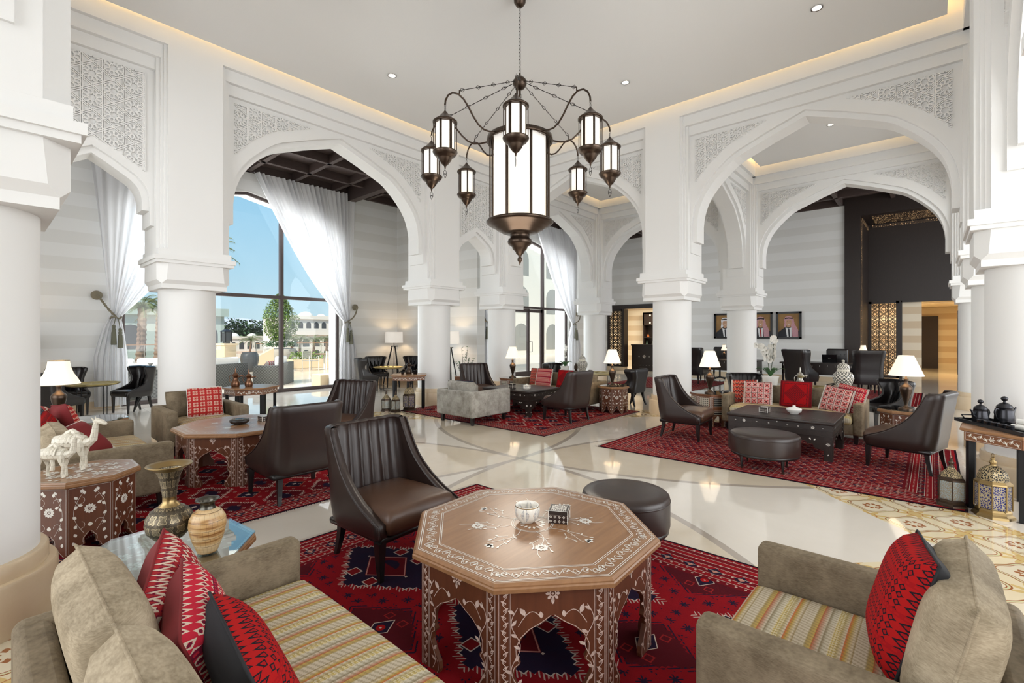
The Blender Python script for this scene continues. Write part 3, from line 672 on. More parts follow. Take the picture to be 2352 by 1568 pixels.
# ---------------------------------------------------------------- coffered timber ceilings of the aisles
def coffer(x0, x1, y0, y1, z, nx, ny, name, bigx=()):
    m = MB(); m.b2(x0, x1, y0, y1, z+.22, z+.26); m.b2(x0, x1, y0, y0+.10, z, z+.22); m.b2(x0, x1, y1-.10, y1, z, z+.22)
    for i in range(nx+1): x = x0+(x1-x0)*i/nx; m.b2(x-.055, x+.055, y0, y1, z, z+.22)
    for j in range(1, ny): y = y0+(y1-y0)*j/ny; m.b2(x0, x1, y-.055, y+.055, z, z+.22)
    for x in bigx: m.b2(x-.11, x+.11, y0, y1, z-.22, z+.22)
    return struct(name, m, M['ceilwood'])
coffer(-7, 9.47, 9.28, 13.6, 5.92, 14, 4, 'ceiling_timber_window_aisle', (1.9, 7.66)); coffer(9.77, 19.5, 9.28, 11.6, 5.92, 8, 2, 'ceiling_timber_door_aisle', (11.3, 16.9))
coffer(14.74, 19.5, -6, 9.28, 5.98, 4, 11, 'ceiling_timber_lobby_aisle')
# fretwork vent in the timber ceiling
v = empty('ceiling_vent', (6.0, 11.9, 6.12), 0, 'dark fretwork air vent in the timber ceiling seen through the wide arch', 'vent')
m = MB(); m.b2(-.42, .42, -.20, .20, 0, .02); m.build('plate', M['alu'], v)
m = MB()
for x in (-.24, 0, .24): m.lathe([(.05, -.012), (.075, -.012), (.075, 0), (.05, 0)], (x, 0, 0), 16, cap=False); m.box((x, 0, -.006), (.14, .012, .012), .7); m.box((x, 0, -.006), (.14, .012, .012), -.7)
m.build('fretwork', M['iron'], v)
# ---------------------------------------------------------------- curtains
def curtain(x_top0, x_top1, x_tie, z_tie, x_bot0, x_bot1, y, ztop, side, label, rosx, rosz, wid=.16, nf=16, zb=.06):
    r = empty('curtain', (0, 0, 0), 0, label, 'curtain', 'sheer curtains tied back at the windows')
    def f(u, v):
        if v < .52:
            t = v/.52; s_ = t**1.0; xx0 = x_top0+(x_tie-wid/2-x_top0)*s_; xx1 = x_top1+(x_tie+wid/2-x_top1)*s_
            far = u if side > 0 else 1-u          # the free edge sags towards the tie
            sag = math.sin(PI*t)*(1-far)*.42
            z = ztop+(z_tie-ztop)*t - sag*.9; x = xx0+(xx1-xx0)*u; amp = .055*(1-t)+.035
        else:
            t = (v-.52)/.48; e_ = min(1, t*2.2)**.6; x = (x_tie-wid/2+(x_bot0-x_tie+wid/2)*e_)*(1-u)+(x_tie+wid/2+(x_bot1-x_tie-wid/2)*e_)*u
            z = z_tie+(zb-z_tie)*t; amp = .035+.03*e_
        ph = nf*2*PI*u
        return (x+.01*math.sin(ph*.5+v*7), y+amp*math.sin(ph)*(.6+.4*math.sin(u*23+1)), z)
    m = MB(); m.grid(f, nf*8+1, 46); m.build('fabric', M['sheer'], r)
    m = MB(); m.lathe([(.0001, .05), (.03, .05), (.04, .035), (.055, .035), (.07, .02), (.085, .02), (.10, 0), (.10, -.02)], n=24)
    o = m.build('holdback', M['rope'], r); o.location = (rosx, y+.10, rosz); o.rotation_euler = (PI/2, 0, 0)
    m = MB(); N = 40
    for ph in (0, PI):
        m.tube([(rosx+(x_tie-rosx)*t+.014*math.cos(ph+t*40), y-.02-.10*math.sin(PI*t)+.014*math.sin(ph+t*40), rosz+(z_tie+.03-rosz)*t-.06*math.sin(PI*t)) for t in [i/N for i in range(N+1)]], .013, 6)
    m.tube([(x_tie+wid*.62*math.cos(a), y-.0+.10*math.sin(a), z_tie+.02*math.cos(a*3)) for a in [2*PI*i/20 for i in range(21)]], .018, 6)
    m.build('tieback_rope', M['rope'], r)
    for k, dx in enumerate((-.05, .06)):
        m = MB(); z0 = z_tie-.16-.07*k; m.tube([(x_tie+dx*.3, y-.12, z_tie), (x_tie+dx, y-.13, z0)], .008, 6)
        m.lathe([(.008, 0), (.03, -.01), (.033, -.05), (.024, -.07), (.034, -.085), (.034, -.12), (.028, -.13), (.040, -.16), (.052, -.42), (.045, -.43)], (x_tie+dx, y-.13, z0), 14); m.build('tassel', M['tassel'], r)
    return r
curtain(1.55, 4.45, 2.02, 1.98, 1.66, 2.24, 13.36, 5.9, -1, 'white sheer curtain tied back beside the black tufted chairs and round tray table', 1.72, 2.46, nf=12)
curtain(4.85, 7.78, 7.50, 1.98, 7.28, 7.82, 13.36, 5.9, 1, 'tall white sheer curtain swept across the big window and tied back with tassels', 7.83, 2.46, nf=22)
curtain(14.2, 17.25, 16.75, 2.05, 16.4, 17.3, 11.36, 5.9, 1, 'white sheer curtain tied back beside the glass double door', 17.2, 2.5, nf=22)
curtain(11.0, 13.8, 11.45, 2.05, 11.05, 11.75, 11.36, 5.9, -1, 'white sheer curtain mostly hidden behind the corner column and the drum lamp', 11.05, 2.5, nf=22)
# ---------------------------------------------------------------- screens, bar room, lift lobby
def screen(name, x, y0, y1, z0, z1, s, par=None, back=None, bar=.012):
    r = empty(name, (x, 0, 0)); m = MB(); w = .09
    for a in ((y0, y0+w, z0, z1), (y1-w, y1, z0, z1), (y0, y1, z0, z0+w), (y0, y1, z1-w, z1)): m.b2(-.05, .05, *a)
    m.build('screen_frame', M['darkwood'], r); m = MB(); ya, yb, za, zb = y0+w, y1-w, z0+w, z1-w
    ins = lambda u, v: ya <= u <= yb and za <= v <= zb
    for sg in star_segments(ya, yb, za, zb, s):
        for p, q in clip_runs(sg, ins, .02):
            dx, dz = q[0]-p[0], q[1]-p[1]; L = math.hypot(dx, dz); nx, nz = -dz/L*bar/2, dx/L*bar/2
            m.add([(-.012, p[0]+nx, p[1]+nz), (-.012, p[0]-nx, p[1]-nz), (-.012, q[0]-nx, q[1]-nz), (-.012, q[0]+nx, q[1]+nz)], [(3, 2, 1, 0)])
            m.add([(.012, p[0]+nx, p[1]+nz), (.012, p[0]-nx, p[1]-nz), (.012, q[0]-nx, q[1]-nz), (.012, q[0]+nx, q[1]+nz)], [(0, 1, 2, 3)])
    m.build('fretwork', M['darkwood'], r)
    return r
s1 = screen('lattice_screen', 19.56, 10.55, 11.35, .16, 2.78, .22, bar=.014); tag(s1, 'dark lattice screen in the doorway to the bar beside the counter', 'screen', 'carved lattice screens')
m = MB(); m.b2(19.46, 19.56, 8.9, 11.35, 2.78, 2.965); m.b2(19.46, 19.84, 8.9, 9.0, 0, 2.78); m.b2(19.46, 19.84, 10.47, 10.55, .16, 2.78); struct('trim_bar_opening', m, M['darkwood'])
m = MB(); m.b2(19.46, 19.84, 10.5, 11.35, 0, .16); struct('trim_bar_plinth', m, M['stone'])
# bar room walls
n = NT('cream_stone_bands', .5); x, y, z = n.pos(); b = (z*1.9).frac() > .5; n.col(n.mix(b, (.80, .70, .54), (.66, .52, .35))); M['band'] = n.mat
m = MB(); m.b2(23.2, 23.5, 7, 13, 0, 3.3); struct('wall_bar_back', m, M['band']); m = MB(); m.b2(19.8, 23.5, 6.9, 7.2, 0, 3.3); m.b2(19.8, 23.5, 12.8, 13, 0, 3.3); struct('wall_bar_sides', m, M['band'])
m = MB(); m.b2(19.8, 23.5, 7, 13, 3.2, 3.3); struct('ceiling_bar', m, M['plaster'])
# lift lobby: dark timber portal
m = MB(); m.b2(19.42, 19.8, 1.80, 2.23, 0, 6.4); m.b2(19.42, 19.8, -4.6, 1.80, 5.55, 6.4); struct('trim_timber_portal', m, M['darkwood'])
m = MB(); m.b2(19.8, 22.5, 1.82, 2.1, 0, 6.0); m.b2(19.8, 22.5, -4.6, 1.82, 5.75, 6.0); struct('wall_portal_reveal', m, M['darkwood'])
m = MB(); m.b2(22.4, 22.6, .87, 1.85, 2.86, 6.0); m.b2(22.4, 22.6, -4.6, .87, 2.80, 6.0); m.b2(22.4, 22.6, -4.6, -1.4, 0, 2.8); m.b2(22.4, 22.6, .84, .92, 0, 2.86); struct('wall_portal_back', m, M['darkwood'])
s2 = screen('lattice_screen', 22.45, .92, 1.82, .02, 2.86, .26, bar=.018); tag(s2, 'tall dark lattice screen standing beside the golden lift lobby opening', 'screen', 'carved lattice screens')
# pierced strip lights framing the portal
n = NT('pierced_gold_strip', .5); n.co(); v = n.voro(26); k = (v < .22); n.col((.06, .035, .02)); n.set('Emission Color', (1, .62, .30, 1)); n.set('Emission Strength', k*1.1); M['goldstrip'] = n.mat
m = MB(); m.b2(19.9, 20.05, 1.80, 1.818, .3, 5.6); m.b2(19.9, 22.3, 1.80, 1.818, 5.5, 5.62); m.b2(22.38, 22.395, -4.4, 1.7, 5.62, 5.72); m.b2(20.2, 22.2, -4.4, 1.6, 5.735, 5.745); o = m.build('portal_light_strip', M['goldstrip']); tag(o, 'pierced gold light strip framing the dark timber portal', 'light')
m = MB(); m.b2(22.6, 22.75, .3, .9, 0, 3.0); m.b2(24.4, 24.6, .75, 1.85, 0, 3.0); m.b2(22.6, 31, 1.85, 2.1, 0, 3.0); m.b2(30.5, 30.8, -6, 2.1, 0, 3.0); m.b2(22.6, 31, -3.4, -3.1, 0, 3.0); struct('wall_lift_lobby', m, M['band'])
m = MB(); m.b2(22.6, 31, -6, 2.1, 2.85, 3.0); struct('ceiling_lift_lobby', m, M['band'])
m = MB(); m.lathe([(1.9, 2.80), (2.0, 2.84)], (26, -.9, 0), 40, cap=False); m.lathe([(.0001, 2.845), (1.95, 2.845)], (26, -.9, 0), 40, cap=False); struct('trim_ceiling_roundel', m, M['band'])
l = bpy.data.lights.new('lobby_lamp', 'AREA'); l.energy = 170; l.size = 2; l.color = (1, .74, .38); o = bpy.data.objects.new('lobby_lamp', l); COL.objects.link(o); o.location = (26, -.9, 2.75); o.visible_glossy = False
l = bpy.data.lights.new('screen_fill', 'AREA'); l.energy = 22; l.size = .6; l.color = (1, .85, .6); o = bpy.data.objects.new('screen_fill', l); COL.objects.link(o); o.location = (23.5, 1.3, 2.8); o.visible_glossy = False  # added fill, brightens the wall seen through the lattice; no fixture there
l = bpy.data.lights.new('bar_lamp', 'AREA'); l.energy = 170; l.size = 1.5; l.color = (1, .90, .72); o = bpy.data.objects.new('bar_lamp', l); COL.objects.link(o); o.location = (21.4, 9.8, 3.1); o.visible_glossy = False
m = MB(); m.b2(30.35, 30.5, -.2, .45, .0, 2.5); o = struct('door_3', m, M['darkwood'])
m = MB(); m.b2(26.6, 26.75, -1.5, -.75, .0, 2.6); m.b2(26.55, 26.62, -1.22, -1.02, .2, 2.45, 1); o = m.build('door_4', [M['darkwood'], M['goldstrip']]); o['kind'] = 'structure'
# ---------------------------------------------------------------- furniture builders
def shell(m, levels, th, chan=0, tuft=0, nb=50, ns=8, na=6):
    """Wrap-around chair shell: levels of (z, half width, front y, back y, corner radius)."""
    rings = []
    def path(hw, yf, yb, r, k=0, z=0, h0=0, h1=1):
        P = []
        for i in range(ns): P.append((-hw, yf+(yb+r-yf)*i/ns))
        for i in range(na): a = PI+PI/2*i/na; P.append((-hw+r+r*math.cos(a), yb+r+r*math.sin(a)))
        for i in range(nb+1):
            x = (-hw+r)+(2*hw-2*r)*i/nb; y = yb
            P.append((x, y))
        for i in range(1, na+1): a = 1.5*PI+PI/2*i/na; P.append((hw-r+r*math.cos(a), yb+r+r*math.sin(a)))
        for i in range(1, ns+1): P.append((hw, yb+r+(yf-yb-r)*i/ns))
        if k:
            Q = []
            for x, y in P:
                g = 0
                if chan and abs(x) < hw-.06: g = (chan*abs(math.sin(PI*(x/(2*(hw-.06))+.5)*5))**.55 - chan*.45)*min(1, max(0, (hw-.06-abs(x))/.03+.4))
                if tuft:
                    u = (x*8+z*7) % 1-.5; v = (x*8-z*7) % 1-.5; g = tuft*(1-min(1, 6*min(abs(abs(u)-.5), abs(abs(v)-.5))))*-1+tuft*.6 if y < yb+r+.05 else 0
                Q.append((x, y+g if y < yb+r+.06 else y))
            P = Q
        return P
    zs = [l[0] for l in levels]
    for z, hw, yf, yb, r in levels:
        o = path(hw, yf, yb, r); i = path(hw-th, yf, yb+th, max(r-th, .02), 1, z); rings.append([(x, y, z) for x, y in o]+[(x, y, z) for x, y in reversed(i)])
    m.loft(rings, False, False, True)
    top = rings[-1]; n = len(top)//2; topr = [(x, y, z+.012) for x, y, z in top]
    m.add([p for p in top]+[((top[i][0]+top[2*n-1-i][0])/2, (top[i][1]+top[2*n-1-i][1])/2, top[i][2]+.014) for i in range(n)],
          [(i, i+1, 2*n+i+1, 2*n+i) for i in range(n-1)]+[(2*n+i, 2*n+i+1, 2*n-2-i, 2*n-1-i) for i in range(n-1)], True)
    bot = rings[0]; m.add(bot, [(i+1, i, 2*n-1-i, 2*n-2-i) for i in range(n-1)], False)
    return [r[0] for r in rings], [r[n-1] for r in rings]
def leg(m, x, y, z0, z1, s0, s1, dx=0, dy=0):
    rings = []
    for t in (0, .35, .7, 1):
        k = (1-t)**1.6; s = s1+(s0-s1)*t; cx, cy_ = x+dx*k, y+dy*k; z = z0+(z1-z0)*t
        rings.append([(cx-s, cy_-s, z), (cx+s, cy_-s, z), (cx+s, cy_+s, z), (cx-s, cy_+s, z)])
    return m.loft(rings, smooth=False)
def lounge_chair(label, group):
    r = empty('lounge_chair', (0, 0, 0), 0, label, 'chair', group); L = M['leather']
    lv = [(.27, .335, .315, -.29, .16), (.30, .352, .335, -.315, .17), (.375, .36, .335, -.325, .17), (.395, .36, .29, -.33, .17), (.43, .36, .20, -.335, .17), (.47, .36, .12, -.34, .17), (.52, .358, .04, -.345, .17), (.58, .355, -.035, -.352, .16),
          (.64, .352, -.095, -.36, .15), (.71, .35, -.145, -.37, .14), (.78, .349, -.185, -.38, .13), (.86, .348, -.225, -.39, .12), (.915, .346, -.25, -.40, .11), (.93, .335, -.262, -.395, .10)]
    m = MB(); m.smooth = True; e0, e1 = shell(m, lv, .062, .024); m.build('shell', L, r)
    pm = MB()
    for e_ in (e0, e1): pm.tube([(x, y+.004, z) for x, y, z in e_[1:]], .006, 5)
    pm.build('piping', L, r)
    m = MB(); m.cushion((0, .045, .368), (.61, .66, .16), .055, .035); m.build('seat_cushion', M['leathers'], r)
    m = MB(); m.rbox((0, .02, .27), (.66, .62, .05), .02, 1); m.build('seat_frame', M['ebony'], r)
    for x, y, dx, dy, s in ((-.32, .30, 0, .01, .029), (.32, .30, 0, .01, .029), (-.25, -.24, -.02, -.045, .025), (.25, -.24, .02, -.045, .025)):
        m = MB(); leg(m, x, y, 0, .26, s, .014, dx, dy); m.build('leg', M['ebony'], r)
    return r
def tufted_chair(label, group, s=1, name='tufted_chair'):
    r = empty(name, (0, 0, 0), 0, label, 'chair', group); L = M['leatherk']
    lv = [(.33, .27, .26, -.24, .12), (.38, .285, .28, -.25, .12), (.44, .29, .27, -.255, .12), (.47, .288, .20, -.26, .12), (.52, .28, .06, -.265, .12), (.58, .268, -.05, -.275, .11), (.65, .262, -.10, -.285, .10), (.72, .27, -.105, -.295, .10),
          (.79, .288, -.08, -.30, .11), (.86, .305, -.055, -.305, .11), (.92, .315, -.045, -.305, .12), (.935, .30, -.07, -.30, .11)]
    m = MB(); m.smooth = True; shell(m, lv, .05, 0, .012); m.build('shell', L, r)
    m = MB()
    for j, z in enumerate((.58, .68, .78)):
        for i in range(4 if j % 2 else 3):
            x = (i-(1.5 if j % 2 else 1))*.125; m.lathe([(.013, 0), (.013, .006), (.0001, .010)], (0, 0, 0), 8, m=0); 
            for q in range(-24, 0): m.v[q] = (m.v[q][0]+x, -.232+m.v[q][2], z+m.v[q][1])
    m.build('buttons', L, r)
    m = MB(); m.cushion((0, .03, .40), (.50, .52, .12), .035, .02); m.build('seat_cushion', L, r)
    for x, y, dx, dy in ((-.24, .24, 0, 0), (.24, .24, 0, 0), (-.19, -.18, -.02, -.07), (.19, -.18, .02, -.07)):
        m = MB(); leg(m, x, y, 0, .34, .024, .014, dx, dy); m.build('leg', M['ebony'], r)
    return r
def highback_chair(label, group):
    r = empty('highback_chair', (0, 0, 0), 0, label, 'chair', group); L = M['leatherk']
    lv = [(.28, .33, .30, -.28, .14), (.40, .345, .32, -.30, .14), (.52, .345, .28, -.305, .14), (.58, .34, .16, -.31, .14), (.68, .33, -.02, -.33, .13), (.80, .325, -.09, -.35, .12), (.95, .335, -.10, -.38, .12), (1.08, .35, -.10, -.42, .12), (1.17, .355, -.13, -.45, .12), (1.185, .34, -.17, -.45, .11)]
    m = MB(); m.smooth = True; shell(m, lv, .06); m.build('shell', L, r)
    m = MB(); m.cushion((0, .02, .42), (.56, .6, .15), .05, .02); m.build('seat_cushion', L, r)
    for x, y in ((-.27, .25), (.27, .25), (-.22, -.22), (.22, -.22)): m = MB(); m.lathe([(.015, 0), (.022, .05), (.018, .12), (.03, .2), (.03, .3)], (x, y, 0), 10); m.build('leg', M['ebony'], r)
    return r
def pillow_mesh(name, w, h, t, mf, mb_, trim=None, ex=.55):
    m = MB(); n = 17
    def f(sg):
        def g(u, v):
            a, b = u*2-1, v*2-1; e_ = max(0, (1-a**4)*(1-b**4))**ex; px = a*w/2*(1-.05*(1-abs(b))*abs(a)); pz = b*h/2*(1-.05*(1-abs(a))*abs(b))
            return (px*(1-.03*b*b), sg*t/2*e_, pz*(1-.03*a*a))
        return g
    m.grid(f(1), n, n, True, 0, flip=True); m.grid(f(-1), n, n, True, 1)
    pts = []
    for i in range(40):
        k = i/40*4; q = int(k); t_ = (k-q)*2-1; a, b = [(t_, -1), (1, t_), (-t_, 1), (-1, -t_)][q]
        pts.append((a*w/2*(1-.05*(1-abs(b))*abs(a))*(1-.03*b*b), 0, b*h/2*(1-.05*(1-abs(a))*abs(b))*(1-.03*a*a)))
    m.m = 2; m.tube(pts+[pts[0]], .005, 5)
    o = m.build(name, [mf, mb_, trim or mb_]); return o
def put_pillow(label, loc, rz, lean, mf, mb_, w=.42, h=.42, t=.16, roll=0, trim=None, name='throw_pillow', cat='cushion', group=None, rim=None):
    """Pillow whose patterned face looks along local +y; leans back by lean."""
    o = pillow_mesh(name, w, h, t, mf, mb_, trim); o.matrix_world = T(loc[0], loc[1], loc[2], rz) @ Matrix.Rotation(lean, 4, 'X') @ Matrix.Rotation(roll, 4, 'Y')
    tag(o, label, cat, group)
    if rim:
        m = MB(); n = 44
        for i in range(n):
            z = -h/2+h*(i+.5)/n
            for sx in (-1, 1): m.box((sx*(w/2*.975+.004), 0, z), (.02, .012, h/n*.55))
        m.build('tassel_trim', rim, o)
    return o
def sofa(name, label, cat, w, d, ncush, mv, loc, rz, stripe, group=None, backh=.60, seatz=.42, armh=.60, back=True, cw=.12, cm=None, ch=.40, nseat=None):
    r = empty(name, loc, rz, label, cat, group)
    y0, y1 = -d/2, d/2
    m = MB(); m.rbox((0, y0+cw/2, (armh+.14)/2+(backh-armh)/2), (w-.014, cw, armh-.14+(backh-armh)-.004), .03, 3); m.build('backrest', mv, r)
    for s in (-1, 1):
        m = MB(); m.rbox((s*(w/2-cw/2), .003, (armh+.14)/2), (cw, d-.002, armh-.14), .03, 3); o = m.build('armrest', mv, r)
    m = MB(); m.rbox((0, .02, .225), (w-cw*1.8, d-.06, .17), .03, 2); m.build('seat_base', mv, r)
    ns = nseat or ncush; iw = (w-2*cw)/ns
    for i in range(ns):
        m = MB(); m.cushion((-w/2+cw+iw*(i+.5), cw/2+.02, seatz-.065), (iw-.006, d-cw-.01, .15), .05, .025, n=21); m.build('seat_cushion', M[stripe], r)
    iw = (w-2*cw)/ncush
    if back:
        for i in range(ncush):
            o = pillow_mesh('back_cushion', iw-.01, ch, .21, cm or mv, cm or mv, ex=.34); o.parent = r; o.matrix_local = T(-w/2+cw+iw*(i+.5), y0+cw+.10, seatz+ch/2-.02) @ Matrix.Rotation(.22, 4, 'X')
    for sx in (-1, 1):
        for sy in (-1, 1): m = MB(); leg(m, sx*(w/2-.09), sy*(d/2-.09), 0, .15, .034, .022); m.build('leg', M['ebony'], r)
    return r
# --- inlay drawing: ribbons and leaves on a plane given by mapper(u, v) -> 3D and its normal
class Ink:
    def __init__(s, mapper, w=.003, h=.0012): s.mb = MB(); s.map = mapper; s.w = w; s.h = h
    def line(s, pts, w=None, m=0):
        w = (w or s.w)/2; L = []; R = []
        for i, (u, v) in enumerate(pts):
            a = pts[max(i-1, 0)]; b = pts[min(i+1, len(pts)-1)]; tx, ty = b[0]-a[0], b[1]-a[1]; l = math.hypot(tx, ty) or 1
            L.append(s.map(u-ty/l*w, v+tx/l*w, s.h)); R.append(s.map(u+ty/l*w, v-tx/l*w, s.h))
        n = len(pts); s.mb.add(L+R, [(n+i, n+i+1, i+1, i) for i in range(n-1)], m=m)
    def arc(s, cu, cv, r, a0, a1, n=10, w=None): s.line([(cu+r*math.cos(a0+(a1-a0)*i/n), cv+r*math.sin(a0+(a1-a0)*i/n)) for i in range(n+1)], w)
    def leaf(s, u, v, a, l, w, m=0, bend=.25):
        P = []
        for t, k in ((0, .12), (.25, .8), (.55, 1), (.8, .55), (1, 0)): P.append((t*l, k*w/2+bend*l*t*t*.5))
        Q = [(t*l, -k*w/2+bend*l*t*t*.5) for t, k in ((.8, .55), (.55, 1), (.25, .8), (0, .12))]
        c, q = math.cos(a), math.sin(a); pts = [s.map(u+x*c-y*q, v+x*q+y*c, s.h*1.3) for x, y in P+Q]
        s.mb.add(pts, [tuple(reversed(range(len(pts))))], m=m)
    def flower(s, u, v, r, n=8, m=0):
        for k in range(n): a = 2*PI*k/n; s.leaf(u+r*.42*math.cos(a), v+r*.42*math.sin(a), a, r*.6, r*.42, m, 0)
        s.arc(u, v, r*.42, 0, 2*PI, 14, r*.16); s.leaf(u-r*.2, v, 0, r*.4, r*.3, m, 0)
    def vine(s, u0, v0, u1, v1, amp, per, leafl, m=0):
        L = math.hypot(u1-u0, v1-v0); n = max(1, round(L/per)); dx, dy = (u1-u0)/L, (v1-v0)/L; P = []
        for i in range(n*12+1):
            t = i/(n*12); o = amp*math.sin(2*PI*n*t); P.append((u0+dx*L*t-dy*o, v0+dy*L*t+dx*o))
        s.line(P); an = math.atan2(dy, dx)
        for k in range(2*n):
            t = (k+.5)/(2*n); sg = -1 if k % 2 else 1; cu, cv = u0+dx*L*t, v0+dy*L*t
            s.leaf(cu-dy*sg*amp*-.2, cv+dx*sg*amp*-.2, an+sg*.9, leafl, leafl*.42, m, .3*sg); s.arc(cu, cv, amp*.55, an+sg*PI/2, an+sg*PI/2+sg*3.6, 7)
def octagon(R, n=8, ph=None): ph = PI/n if ph is None else ph; return [(R*math.cos(ph+2*PI*k/n), R*math.sin(ph+2*PI*k/n)) for k in range(n)]
def side_panels(apo, n, h, cprof, mat, r, name='side_panel', th=.022, z0=0):
    """n carved side panels; cprof is the half width of the cut-out at each height."""
    m = MB(); hw = apo*math.tan(PI/n)
    zs = sorted(set([z for z, c in cprof]+[h]))
    def c_at(z):
        for (a, ca), (b, cb) in zip(cprof, cprof[1:]):
            if a <= z <= b: return ca+(cb-ca)*(z-a)/(b-a)
        return 0
    for k in range(n):
        m.tr(Matrix.Rotation(2*PI*k/n, 4, 'Z')); zz = [cprof[0][0]+(cprof[-1][0]-cprof[0][0])*i/40 for i in range(41)]
        for z_a, z_b in zip(zz, zz[1:]):
            ca, cb = c_at(z_a), c_at(z_b)
            for s in (-1, 1):
                for x, fl in ((apo, s > 0), (apo-th, s < 0)):
                    q = [(x, s*ca, z_a), (x, s*hw, z_a), (x, s*hw, z_b), (x, s*cb, z_b)]; m.add(q, [(0, 1, 2, 3) if fl else (3, 2, 1, 0)])
                q = [(apo, s*ca, z_a), (apo, s*cb, z_b), (apo-th, s*cb, z_b), (apo-th, s*ca, z_a)]; m.add(q, [(0, 1, 2, 3) if s > 0 else (3, 2, 1, 0)])
        za = cprof[-1][0]
        m.add([(apo, -hw, za), (apo, hw, za), (apo, hw, h), (apo, -hw, h)], [(0, 1, 2, 3)]); m.add([(apo-th, -hw, za), (apo-th, hw, za), (apo-th, hw, h), (apo-th, -hw, h)], [(3, 2, 1, 0)])
        for s in (-1, 1): c0 = c_at(cprof[0][0]); m.add([(apo, s*c0, z0), (apo, s*hw, z0), (apo-th, s*hw, z0), (apo-th, s*c0, z0)], [(0, 1, 2, 3) if s < 0 else (3, 2, 1, 0)])
    m.tr(Matrix.Identity(4)); return m.build(name, mat, r), c_at, hw
BIGC = [(0, .125), (.03, .112), (.06, .118), (.10, .145), (.15, .168), (.185, .160), (.205, .135), (.225, .150), (.27, .152), (.31, .133), (.345, .095), (.37, .045), (.40, 0)]
SMALLC = [(0, .095), (.012, .09), (.05, .055), (.072, .05), (.08, .025), (.10, .032), (.125, .03), (.145, .014), (.165, 0)]
